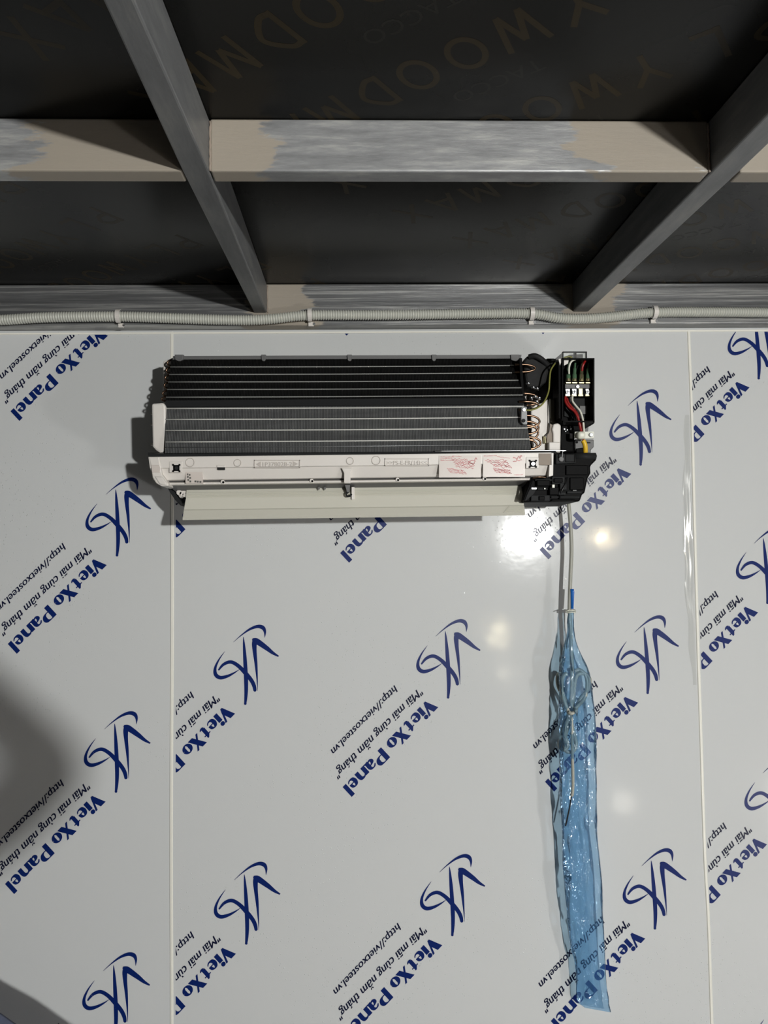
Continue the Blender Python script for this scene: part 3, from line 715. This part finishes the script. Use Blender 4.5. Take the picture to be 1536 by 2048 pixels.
A('louver_arm', [(333,972),(344,975),(352,988),(364,1006),(362,1012),(350,1000),(340,985)], 0.150, 0.06, M['dgrey'], bevel=0.001)
A('louver_hub', [(350,980),(372,978),(372,985),(366,992),(360,996),(356,990)], 0.155, 0.14, M['white'], bevel=0.001)
bm = bmesh.new()
for k in range(3): add_disc(bm, Q(358+k*5, 985+k*2.5, 0.158), 0.0045-0.0006*k, 0.01, 16)
obj('louver_gear', bm, M['white'], ac, bevel=0.0005)
A('louver_end', [(1034,974),(1048,973),(1050,985),(1046,1000),(1040,990)], 0.150, 0.10, M['mgrey'], bevel=0.001)

# right end: pipes, foam, chassis wall
A('pipe_bay_wall', [(1083,806),(1096,798),(1102,860),(1099,905),(1062,905),(1062,812)], 0.162, 0.05, M['white'], bevel=0.002)
A('bay_panel', [(1097,846),(1106,850),(1105,905),(1092,905),(1094,880)], 0.166, 0.06, M['taupe'])
bp_ = [(1106,905),(1106,868),(1104,858),(1107,848),(1116,846),(1122,850),(1121,905)]
A('duct_sleeve', [(1098,796),(1119,796),(1119,842),(1112,848),(1104,846),(1099,836)], 0.150, 0.10, M['sleeve_dark'], bevel=0.006)
A('bay_column', bp_, 0.170, 0.06, M['white'], bevel=0.002)
A('bay_block', R(1098,884,1121,905), 0.178, 0.08, M['white'], bevel=0.0015)
qtube('foam_sleeve', [(1058,714,.150),(1070,712,.155),(1082,718,.155),(1092,727,.150),(1101,736,.145)], 0.0048, M['foam'], ac, 12)
A('foam_pad', [(1046,722),(1055,711),(1076,710),(1092,722),(1098,742),(1093,764),(1080,774),(1054,774),(1050,752)], 0.150, 0.08, M['foam'], bevel=0.004)
A('drain_duct', [(1087,720),(1096,716),(1112,716),(1120,724),(1120,842),(1112,848),(1104,846),(1099,836),(1096,790)], 0.125, 0.06, M['foam'], bevel=0.006)
for y0, y1, x, dx in ((729,744,1044,28),(787,811,1051,28),(803,820,1052,26),(831,855,1054,26),(843,868,1054,24),(851,880,1055,22),(874,898,1056,26),(880,900,1056,18)):
    ubend(x, y0, y1, dx, 0.19 if y0 > 800 else 0.165, r=0.0019)
for x, y in ((1062,776),(1070,778),(1058,797),(1066,794),(1074,797),(1069,804),(1052,768)):
    bm = bmesh.new(); c = Q(x, y, 0.175); add_tube(bm, [c, c+Vector((0.004,-0.002,0.001)), c+Vector((0.006,0,-0.002))], [0.002,0.0026,0.0012], 8); obj('solder_joint', bm, M['alu'], ac, smooth=True)
A('coil_end_sheet', [(1039,716),(1044,716),(1048,790),(1052,799),(1065,900),(1061,900),(1046,800),(1041,760)], 0.17, 0.13, M['black'])
ec = A('earth_clamp', [(1043,813),(1054,813),(1055,848),(1047,849),(1042,843)], 0.204, 0.198, M['zinc'], bevel=0.0015)
for x, y in ((1048.5,819.5),(1047.5,841)):
    bm = bmesh.new(); add_disc(bm, Q(x, y, 0.2065), 0.0030, 0.003, 14); obj('clamp_screw', bm, M['alu'] if y < 830 else M['dgrey'], ac, bevel=0.0005)
qtube('earth_wire', [(1051,820,.205),(1062,820,.205),(1076,815,.20),(1088,804,.195),(1097,783,.19),(1099,760,.185),(1101,742,.18),(1107,731,.175),(1112,725,.165)], 0.0014, M['yg_wire'], ac)
qtube('sensor_wire', [(1098,800,.167),(1099,830,.168),(1098,862,.168),(1091,872,.168),(1089,884,.168)], 0.0008, M['black_wire'], ac)
qtube('sensor_probe', [(1089,872,.167),(1090,887,.167)], 0.0022, M['brass'], ac)
qtube('fixing_rod', [(870,902.5,.2105),(1000,901.5,.2105),(1124,901,.2105),(1125,903,.2105),(1124.5,914,.2115)], 0.0010, M['alu'], ac)

# terminal box
tb = A('terminal_box', [(1118,720),(1126,716),(1188,716),(1190,846),(1182,851),(1118,842)], 0.150, 0.06, M['black'], bevel=0.002)
def wall4(name, x0, y0, x1, y1, d0, d1, t_, material):
    bm = bmesh.new()
    for r in (R(x0,y0,x0+t_,y1), R(x1-t_,y0,x1,y1), R(x0,y0,x1,y0+t_), R(x0,y1-t_,x1,y1)): add_prism(bm, r, d0, d1)
    return obj(name, bm, material, ac)
wall4('box_rim', 1124, 716, 1189, 844, 0.185, 0.149, 2.5, M['black'])
A('box_side_wall', [(1117,722),(1125,718),(1126,840),(1118,836)], 0.18, 0.14, M['black'])
A('box_floor', [(1129,794),(1176,792),(1177,838),(1150,838),(1129,832)], 0.156, 0.149, M['dgrey'])
A('box_cell', [(1160,812),(1174,812),(1174,828),(1160,828)], 0.158, 0.155, M['mgrey'])
# clear cover at the top with its connector
A('clear_cover', [(1112,716),(1126,704),(1126,717),(1113,728)], 0.170, 0.166, M['mgrey'])
A('clear_cover', [(1126,704),(1173,704),(1174,716),(1126,716)], 0.170, 0.166, M['clear'])
bm = bmesh.new(); add_prism(bm, R(1126,703,1174,704.2), 0.171, 0.165); add_prism(bm, R(1125.5,703,1127,717), 0.171, 0.165); add_prism(bm, R(1172.5,703,1174,716), 0.171, 0.165); obj('cover_edge', bm, M['dgrey'], ac)
A('connector', [(1138,709),(1166,708),(1166,716),(1138,717)], 0.163, 0.150, M['dgrey'], bevel=0.0008)
A('connector_pin', R(1148.5,705,1153,716), 0.166, 0.160, M['black'])
A('bracket_tooth', [(1117,718),(1125,717),(1120,731)], 0.1815, 0.178, M['white'])
A('bracket_tooth', [(1128,718),(1138,717),(1136,727),(1128,731)], 0.178, 0.175, M['white'])
# crimped terminals in green sleeves
for x, sl in ((1137,M['sleeve']),(1149.5,M['sleeve']),(1163.5,M['brass']),(1176.5,M['sleeve'])):
    zs = [(x+1,726,.158),(x,738,.162),(x-0.5,750,.166),(x-0.5,762,.17)]
    tube('crimp_sleeve', [Q(*p) for p in zs], [0.0018]*6+[0.0030]*6+[0.0038]*7, sl, ac, 12)
    qtube('crimp_collar', [(x-0.5,758,.1705),(x-0.5,762.5,.171)], 0.0040, M['brass'], ac, 12)
    A('terminal_plate', [(x-5.5,764),(x+5.5,764),(x+5,767),(x-5,767)], 0.1745, 0.168, M['brass'], bevel=0.0004)
A('terminal_bar', R(1130,768,1182,776.5), 0.172, 0.155, M['mgrey'], bevel=0.0008)
bm = bmesh.new(); add_disc(bm, Q(1155.5,773,.1745), 0.0030, 0.003, 14); obj('bar_screw', bm, M['alu'], ac, bevel=0.0004)
A('terminal_block', R(1129,776.5,1183,794), 0.168, 0.150, M['black'], bevel=0.0008)
for x in (1135.5, 1148.5, 1161.5, 1175.5):
    if x != 1161.5:
        A('screw_plate', R(x-4.5,777.5,x+4.5,789.5), 0.1695, 0.1675, M['alu'], bevel=0.0004)
        bm = bmesh.new(); c = Q(x, 783.5, .1725); add_disc(bm, c, 0.0034, 0.003, 14); s = obj('terminal_screw', bm, M['alu'], ac, bevel=0.0005)
        bm = bmesh.new(); add_box(bm, (c.x-0.0028, c.y-0.0003, c.z-0.0005), (c.x+0.0028, c.y+0.0002, c.z+0.0005)); add_box(bm, (c.x-0.0005, c.y-0.0003, c.z-0.0028), (c.x+0.0005, c.y+0.0002, c.z+0.0028)); obj('screw_slot', bm, M['black'], s)
    else: A('screw_plate', R(x-4,776.5,x+4,790), 0.1695, 0.1675, M['brass'], bevel=0.0004)
    A('terminal_lug', R(x-5,789,x+5,792.5), 0.1715, 0.167, M['brass'], bevel=0.0004)
qtube('white_lead', [(1138,748,.172),(1138,735,.175),(1142,724,.177),(1150,719,.178),(1157,719,.176),(1161,722,.165)], 0.0017, M['white_wire'], ac)
qtube('red_lead', [(1164,742,.176),(1165,734,.178),(1168,726,.178),(1171,721,.17)], 0.0020, M['red_wire'], ac)
qtube('yellow_green_lead', [(1128,715.5,.172),(1137,713,.173),(1144,715,.172)], 0.0014, M['yg_wire'], ac)
qtube('teal_lead', [(1170,721,.170),(1178,720,.172),(1184,722,.168)], 0.0016, M['sleeve'], ac)
qtube('red_lead', [(1131,793,.170),(1131,803,.172),(1138,814,.174),(1149,823,.176),(1156,836,.178),(1160,852,.178),(1163,866,.174),(1166,878,.17),(1168,886,.165)], 0.0022, M['red_wire'], ac)
qtube('red_lead', [(1134,796,.166),(1137,806,.168),(1147,817,.170),(1155,829,.172),(1163,848,.172),(1166,868,.170)], 0.0018, M['red_wire'], ac)
qtube('white_lead', [(1145,791,.170),(1145,802,.172),(1152,812,.175),(1160,822,.178),(1165,836,.180),(1167,850,.180),(1168,866,.176)], 0.0018, M['white_wire'], ac)
qtube('black_lead', [(1140,793,.168),(1141,804,.168),(1147,814,.170),(1152,822,.170)], 0.0018, M['black_wire'], ac)
qtube('black_lead', [(1132,806,.166),(1138,818,.168),(1147,828,.170),(1150,842,.168)], 0.0022, M['black_wire'], ac)
qtube('yellow_boot', [(1166,881,.168),(1170,890,.168),(1171,905,.165)], 0.0042, M['yellow'], ac)
# fan motor and cable clamp below the box
A('fan_motor', [(1120,848),(1130,840),(1152,838),(1168,842),(1172,862),(1150,864),(1150,906),(1120,906),(1117,880)], 0.14, 0.06, M['black'], bevel=0.004)
for x, y, s_ in ((1128,857,2.2),(1134,859,1.6),(1140,857,2.6),(1131,862,1.2)): A('motor_contact', R(x,y,x+s_,y+s_), 0.1425, 0.139, M['alu'])
A('motor_ridge', R(1136,848,1148,850), 0.1425, 0.139, M['dgrey'])
A('motor_label', R(1140,867,1145,877), 0.1425, 0.139, M['mgrey'])
A('clamp_bracket', [(1150,878),(1188,879),(1188,894),(1182,900),(1182,906),(1150,906)], 0.125, 0.06, M['mgrey'], bevel=0.0015)
bm = bmesh.new(); add_disc(bm, Q(1154,884.5,.1265), 0.0020, 0.001, 12); obj('bracket_hole', bm, M['black'], ac)
A('bracket_slot', [(1152,897),(1166,895),(1167,906),(1152,906)], 0.1265, 0.124, M['black'], bevel=0.001)
A('bracket_slot', R(1172,884,1181,886.5), 0.1265, 0.124, M['dgrey'])
A('clamp_base', [(1150,848),(1178,846),(1176,864),(1150,864)], 0.11, 0.06, M['mgrey'])
sweep('cable_clamp', [(863.5,863,.172),(876.5,876,.172)], 1150, 1188, M['white_wire'], thick=0.004)
A('clamp_hump', [(1156,862),(1172,862),(1172,877.5),(1156,877.5)], 0.184, 0.170, M['white_wire'], bevel=0.004)
bm = bmesh.new(); add_disc(bm, Q(1183,869.5,.1755), 0.0036, 0.003, 16); obj('clamp_screw', bm, M['alu_dull'], ac, bevel=0.0005)

# black end housing
A('end_housing', [(1104,915),(1113,906),(1150,906),(1194,906),(1195,912),(1193,920),(1181,932),(1182,946),(1176,957),(1170,986),(1165,989),(1160,1003),(1047,1005),(1058,958),(1101,951)], 0.190, 0.05, M['black'], bevel=0.003)
bm = bmesh.new(); add_tube(bm, [Q(1150,913,.186), Q(1191,913,.186)], 0.0062, 18); obj('housing_roll', bm, M['dgrey'], ac, smooth=True)
A('sensor_block', [(1112,908),(1151,907),(1152,926),(1112,928)], 0.1975, 0.188, M['dgrey'], bevel=0.0012)
frame_rect('sensor_window', 1131, 908.5, 1150, 924, 0.1985, M['black'], 1.4)
bm = bmesh.new(); add_disc(bm, Q(1123,918,.201), 0.0045, 0.004, 18); obj('sensor_knob', bm, M['mgrey'], ac, bevel=0.0012)
random.seed(11)
blk = [((1104,953,1130,968),.196,'dgrey'),((1108,956,1126,965),.199,'black'),((1074,960,1100,972),.199,'black'),((1132,930,1176,950),.194,'black'),((1070,958,1104,962),.1955,'dgrey'),
       ((1075,976,1096,980),.198,'dgrey'),((1099,974,1118,990),.200,'black'),((1120,966,1134,980),.198,'dgrey'),((1062,990,1100,1002),.196,'dgrey'),((1078,992,1090,1001),.199,'black'),
       ((1102,992,1160,996),.194,'dgrey'),((1134,982,1164,987),.194,'dgrey'),((1104,998,1150,1002),.196,'black'),((1140,955,1168,980),.193,'black'),((1117,984,1132,990),.200,'dgrey'),((1107,970,1113,973),.201,'dgrey')]
for (x0,y0,x1,y1), d, c in blk: A('housing_boss', R(x0,y0,x1,y1), d, 0.188, M[c], bevel=0.0012)
A('white_connector', R(1104.5,969,1109.5,975.5), 0.2035, 0.198, M['white_wire'], bevel=0.0004)
A('white_mark', R(1088.5,976,1091,978.5), 0.2015, 0.198, M['white_wire']); A('white_mark', R(1146,980,1153,982), 0.195, 0.190, M['mgrey'])
A('louver_crank', [(1048,1000),(1060,976),(1074,976),(1073,979),(1068,988),(1052,1002)], 0.198, 0.188, M['dgrey'], bevel=0.001)
A('crank_shine', R(1063.5,975.5,1073,978), 0.2, 0.197, M['alu'])
qtube('crank_edge', [(1047,1001,.199),(1053,986,.1995),(1061,966,.1995),(1064,958,.197)], 0.0022, M['black'], ac)
qtube('housing_lead', [(1118,1002,.19),(1122,985,.2),(1131,968,.2),(1134,955,.196)], 0.0012, M['black_wire'], ac)
qtube('housing_lead', [(1066,957,.197),(1078,954,.2),(1092,955,.198)], 0.0014, M['copper'], ac)

# ------------------------------------------------------------ supply cable with its coil
dC = 0.037
cab = [(1137,1007,dC),(1141,1050,dC),(1143,1100,dC),(1141,1150,dC),(1139,1215,dC),(1141,1260,dC),(1143,1310,dC),(1144,1360,dC+.004),(1143,1405,dC+.006),(1147,1425,dC+.008),
       (1160,1400,dC),(1176,1378,dC),(1179,1358,dC),(1170,1348,dC-.004),(1157,1348,dC-.004),(1150,1362,dC-.004),(1146,1400,dC-.004),(1140,1440,dC),(1131,1470,dC),(1127,1490,dC),(1134,1503,dC),(1146,1502,dC+.004),(1152,1488,dC+.004),
       (1146,1460,dC+.006),(1139,1430,dC+.008),(1128,1400,dC+.006),(1123,1375,dC+.004),(1126,1354,dC+.004),(1134,1346,dC+.004)]
cbl = thing('power_cable', 'grey supply cable hanging from the air conditioner into the blue bag', 'cable', Q(1139,1210,dC))
qtube('sheath', cab, 0.0036, M['cable'], cbl, 10, 8)
qtube('coil_loop', [(1140,1424,0.032),(1128,1448,0.034),(1121,1475,0.034),(1119,1492,0.036),(1127,1500,0.038),(1136,1490,0.038),(1128,1462,0.040),(1136,1440,0.042),(1142,1424,0.044)], 0.0034, M['cable'], cbl, 10, 8)
qtube('coil_loop', [(1142,1425,0.046),(1155,1412,0.046),(1168,1398,0.040),(1174,1376,0.038),(1172,1352,0.034),(1160,1340,0.032),(1150,1342,0.030)], 0.0034, M['cable'], cbl, 10, 8)
qtube('coil_loop', [(1144,1420,0.030),(1132,1400,0.028),(1117,1375,0.026),(1115,1352,0.026),(1123,1345,0.028)], 0.0032, M['cable'], cbl, 10, 8)
tail = qtube('tail', [(1143,1422,0.047),(1144,1470,0.048),(1145,1520,0.048),(1146,1560,0.048),(1145,1586,0.048),(1143,1592,0.048)], 0.0028, M['cable'], cbl, 10, 8)
tip = qtube('bare_end', [(1143,1590,0.048),(1140,1610,0.048),(1135,1635,0.048),(1131,1652,0.047)], 0.0014, M['black_wire'], tail, 8)
qtube('coil_tie', [(1138,1424,0.052),(1143,1427,0.054),(1149,1424,0.052)], 0.0032, M['cable'], cbl, 8)

# ------------------------------------------------------------ blue bag
bagprof = [(1222,1137,1148,.010),(1240,1134,1148,.011),(1262,1134,1149,.012),(1285,1129,1153,.014),(1310,1124,1163,.018),(1335,1118,1175,.024),(1360,1117,1182,.030),(1400,1117,1188,.034),(1440,1117,1191,.034),(1500,1117,1193,.032),
           (1560,1119,1194,.028),(1610,1121,1193,.026),(1660,1123,1195,.026),(1710,1125,1199,.024),(1760,1128,1203,.022),(1810,1131,1206,.020),(1860,1137,1208,.016),(1900,1143,1209,.010),(1925,1149,1210,.008),(1960,1151,1213,.006),(1985,1152,1216,.004),(2002,1156,1220,.0025),(2012,1170,1222,.0015)]
bagC = 0.037
bag = thing('plastic_bag', 'long blue translucent plastic bag tied around the cable coil below the air conditioner', 'bag', Q(1150,1600,bagC))
rows_ = cr([tuple(float(v) for v in r) for r in bagprof], 5); SEG = 28
bm = bmesh.new(); prv = None
import mathutils
for i, (y, xl, xr, th) in enumerate(rows_):
    cx = (xl+xr)/2; hw = (xr-xl)/2; ring = []
    lean = bagC - 0.012*max(0, (y-1500)/500)
    for k in range(SEG):
        a = 2*math.pi*k/SEG; ca, sa = math.cos(a), math.sin(a)
        nz = mathutils.noise.noise(Vector((ca*2.2+3, sa*2.2, y/38.0)))*0.7 + mathutils.noise.noise(Vector((ca*6, sa*6, y/14.0)))*0.35
        fold = 0.10*math.sin(a*7+y/60.0)
        wx = cx + hw*ca*(1+0.03*math.sin(y/23.0+k)); d = lean + th/2*sa*(abs(sa)**-0.2 if abs(sa) > .05 else 1)*(1+nz+fold) + 0.004*nz
        if y > 1995: yy = y + (wx-1150)*0.18
        else: yy = y
        ring.append(bm.verts.new(Q(wx, yy, max(0.004, d))))
    if prv:
        for k in range(SEG): bm.faces.new((prv[k], prv[(k+1)%SEG], ring[(k+1)%SEG], ring[k]))
    prv = ring
obj('bag_body', bm, M['bag'], bag, smooth=True)
bm = bmesh.new(); pr = None
for i in range(8):
    y = 1178+i*5.7; 
    rr = [bm.verts.new(Q(x, y, .041+z)) for x, z in ((1140.5+i*.2,0),(1143,.003),(1146,.001),(1149-(1.5 if i==0 else 0)-i*.25,.003),(1148-i*.3,-.004),(1143,-.003))]
    if pr:
        for k in range(6): bm.faces.new((pr[k], pr[(k+1)%6], rr[(k+1)%6], rr[k]))
    else: bm.faces.new(rr)
    pr = rr
obj('gathered_mouth', bm, M['bag_dense'], bag, smooth=True)
bm = bmesh.new()
c = Q(1141.5, 1221, .037); r_ = [(c.x+0.0085*math.cos(a), c.y+0.0075*math.sin(a), c.z+0.0006*math.sin(3*a)) for a in [2*math.pi*k/20 for k in range(20)]]
add_tube(bm, r_, 0.0013, 7, closed=True); add_tube(bm, [(p[0], p[1], p[2]-0.003) for p in r_], 0.0010, 7, closed=True)
add_tube(bm, [c+Vector((0,-0.007,0)), c+Vector((-0.006,-0.011,0.002)), c+Vector((-0.013,-0.012,-0.001))], 0.0007, 6)
tie = obj('twist_tie', bm, M['white_wire'], smooth=True); tag(tie, 'pale twist tie closing the neck of the blue bag', 'twist tie')

# ------------------------------------------------------------ bottom left corner: draped cloth, its shadow falls on the wall above it
bm = bmesh.new(); g = {}
for i in range(30):
    for j in range(24):
        u, v = i/29, j/23
        top = PY(lerp(-300, 260, u), lerp(1838, 2188, u)+2.5*math.sin(u*23), 1.16)
        fold = 0.016*math.sin(u*16+v*2)*(0.3+v)+0.012*mathutils.noise.noise(Vector((u*6, v*5, 0)))
        g[i, j] = bm.verts.new((top.x+0.01*math.sin(v*5)*v, 1.16-0.02*math.sin(min(1, v*6)*math.pi/2)+fold*min(1, v*8), lerp(top.z, 0.012, v)))
for i in range(29):
    for j in range(23): bm.faces.new((g[i,j], g[i+1,j], g[i+1,j+1], g[i,j+1]))
cl = obj('cloth', bm, M['cloth'], smooth=True); s_ = cl.modifiers.new('solid', 'SOLIDIFY'); s_.thickness = 0.006; s_.offset = -1
tag(cl, 'blue-grey cloth draped in the bottom left corner, casting a dark slanting shadow on the wall', 'cloth')

# ------------------------------------------------------------ the person taking the picture (stands behind the viewpoint, shades the wall)
def skin_body(name, nodes, edges, material, parent=None, sub=2):
    me = bpy.data.meshes.new(name); me.from_pydata([n[0] for n in nodes], edges, []); me.materials.append(material)
    o = bpy.data.objects.new(name, me); COL.objects.link(o)
    if parent: o.parent = parent; o.matrix_parent_inverse = Matrix.Translation(-Vector(parent.location))
    sk = o.modifiers.new('skin', 'SKIN'); sk.use_smooth_shade = True
    for v, n in zip(me.skin_vertices[0].data, nodes): v.radius = n[1] if isinstance(n[1], tuple) else (n[1], n[1]); v.use_root = False
    me.skin_vertices[0].data[0].use_root = True
    ss = o.modifiers.new('sub', 'SUBSURF'); ss.levels = sub; ss.render_levels = sub
    return o
B = Vector((-0.10, -0.50, 0))
person = thing('person', 'person in a navy shirt holding up a phone in front of the wall', 'person', (B.x, B.y, 0))
el = Vector((0.345, -0.28, H-0.108)); wr = Vector((0.085, -0.075, H+0.0)); sh = Vector((0.09, -0.50, H-0.29)); shl = Vector((-0.29, -0.50, H-0.29)); ell = Vector((-0.36, -0.33, H-0.42)); wrl = Vector((-0.09, -0.085, H-0.10))
nodes = [((B.x,B.y,0.92),(.15,.11)), ((B.x,B.y,1.12),(.13,.10)), ((B.x,B.y,1.35),(.155,.11)), ((B.x,B.y,1.50),(.10,.075)), ((B.x,B.y+.01,1.58),.052), ((B.x,B.y+.02,1.645),.050),
         (tuple(sh),.058), (tuple(sh.lerp(el,.5)),.034), (tuple(el),.027), (tuple(el.lerp(wr,.4)),.027), (tuple(wr),.025),
         (tuple(shl),.058), (tuple(shl.lerp(ell,.5)),.046), (tuple(ell),.036), (tuple(ell.lerp(wrl,.4)),.036), (tuple(wrl),.025),
         ((B.x+.09,B.y,.82),.092), ((B.x+.11,B.y+.01,.48),.062), ((B.x+.12,B.y-.02,.09),.040), ((B.x+.12,B.y+.12,.04),.036),
         ((B.x-.09,B.y,.82),.092), ((B.x-.11,B.y+.01,.48),.062), ((B.x-.12,B.y-.02,.09),.040), ((B.x-.12,B.y+.12,.04),.036),
         ((B.x,B.y+.035,1.73),(.072,.085)), ((B.x,B.y+.025,1.80),(.062,.078))]
edges = [(0,1),(1,2),(2,3),(3,4),(4,5),(3,6),(6,7),(7,8),(8,9),(9,10),(3,11),(11,12),(12,13),(13,14),(14,15),(0,16),(16,17),(17,18),(18,19),(0,20),(20,21),(21,22),(22,23),(5,24),(24,25)]
body = skin_body('body', nodes, edges, M['skin'], person)
def grow(idx, k, extra): return [(nodes[i][0], tuple(r+k for r in (nodes[i][1] if isinstance(nodes[i][1], tuple) else (nodes[i][1],)*2))) for i in idx]
sn = grow([0,1,2,3,6,7,8,11,12,13], .005, 0)
skin_body('shirt', sn, [(0,1),(1,2),(2,3),(3,4),(4,5),(5,6),(3,7),(7,8),(8,9)], M['shirt'], person)
tn = grow([0,16,17,18,20,21,22], .010, 0)
skin_body('trousers', tn, [(0,1),(1,2),(2,3),(0,4),(4,5),(5,6)], M['trousers'], person)
for s in (1, -1):
    w_ = wr if s > 0 else wrl
    palm = w_+Vector((-0.02*s, 0.035, 0.012)); px_ = 0.036*s
    hn = [(tuple(w_),.022), (tuple(palm),(.030,.016))]; he = [(0,1)]
    for k, ln in enumerate((.9, 1.0, .95, .8)):
        b0 = palm+Vector((-0.004*s, 0.018, 0.026-0.017*k)); i = len(hn)
        hn += [(tuple(b0),.0085), (tuple(b0+Vector((-0.012*s,0.012*ln,0.002))),.0080), (tuple(b0+Vector((-0.026*s,0.006*ln,0.002))),.0070)]
        he += [(1,i),(i,i+1),(i+1,i+2)]
    i = len(hn); hn += [(tuple(palm+Vector((-0.012*s,-0.018,0.02))),.010), (tuple(palm+Vector((-0.030*s,-0.020,0.03))),.008)]; he += [(1,i),(i,i+1)]
    skin_body('hand', hn, he, M['skin'], person, 1)
bm = bmesh.new(); bmesh.ops.create_uvsphere(bm, u_segments=20, v_segments=14, radius=1)
for v in bm.verts: v.co = Vector((B.x+v.co.x*.083, B.y+.015+v.co.y*.098, 1.80+v.co.z*.075+(-.03 if v.co.y < -.2 else 0)))
obj('hair', bm, M['hair'], person, smooth=True)
for sx in (-1, 1):
    bm = bmesh.new(); bmesh.ops.create_uvsphere(bm, u_segments=10, v_segments=8, radius=.011)
    for v in bm.verts: v.co += Vector((B.x+sx*.03, B.y+.115, 1.765))
    obj('eye', bm, M['white'], person, smooth=True)
bm = bmesh.new(); add_box(bm, (-0.062, -0.028, H-0.130), (0.020, -0.020, H+0.022))
tag(obj('phone', bm, M['phone'], bevel=0.003), 'dark phone held upright by the person', 'phone')

# ------------------------------------------------------------ lamps behind the viewpoint
wh = ('brightest, behind and right of the viewer', 'warm, further right', 'warm, low behind the viewer', 'faint warm, lowest pair', 'faint, low and far right', 'added fill, low and far right')
for i, (loc, pw, r, colr) in enumerate(LAMPS):
    root = thing('work_or_fill_lamp', 'lamp behind the viewer: '+wh[i], 'lamp', (loc[0], loc[1]-0.06-r, loc[2]))
    ld = bpy.data.lights.new('bulb', 'SPOT' if i == 0 else 'POINT'); ld.energy = pw; ld.shadow_soft_size = r; ld.color = colr
    lo = bpy.data.objects.new('bulb', ld); COL.objects.link(lo); lo.location = loc
    if i == 0: ld.spot_size = math.radians(136); ld.spot_blend = 1.0; lo.rotation_euler = (Vector((-0.90, WALL, H-0.75))-Vector(loc)).to_track_quat('-Z', 'Y').to_euler()
    lo.parent = root; lo.matrix_parent_inverse = Matrix.Translation(-Vector(root.location))
    bm = bmesh.new(); rings = []
    for k, (dy, rr) in enumerate(((0.03,r*1.9+.02),(0.0,r*1.6+.015),(-0.05-r,r*.7+.01),(-0.08-r,r*.5+.008))):
        rings.append([bm.verts.new((loc[0]+rr*math.cos(2*math.pi*q/20), loc[1]+dy-r, loc[2]+rr*math.sin(2*math.pi*q/20))) for q in range(20)])
    for a_, b_ in zip(rings, rings[1:]):
        for q in range(20): bm.faces.new((a_[q], a_[(q+1)%20], b_[(q+1)%20], b_[q]))
    bm.faces.new(rings[-1]); obj('reflector', bm, M['white'], root, smooth=True)
    bm = bmesh.new(); add_tube(bm, [(loc[0], loc[1]-0.1-2*r, loc[2]), (loc[0], loc[1]-0.1-2*r, 0.02)], 0.008, 10); obj('stand', bm, M['dgrey'], root)
    bm = bmesh.new(); add_hex(bm, *[[(loc[0]+.06*math.cos(2*math.pi*q/24), loc[1]-0.1-2*r+.06*math.sin(2*math.pi*q/24), z) for q in range(24)] for z in (0.001, 0.02)]); obj('base', bm, M['dgrey'], root)
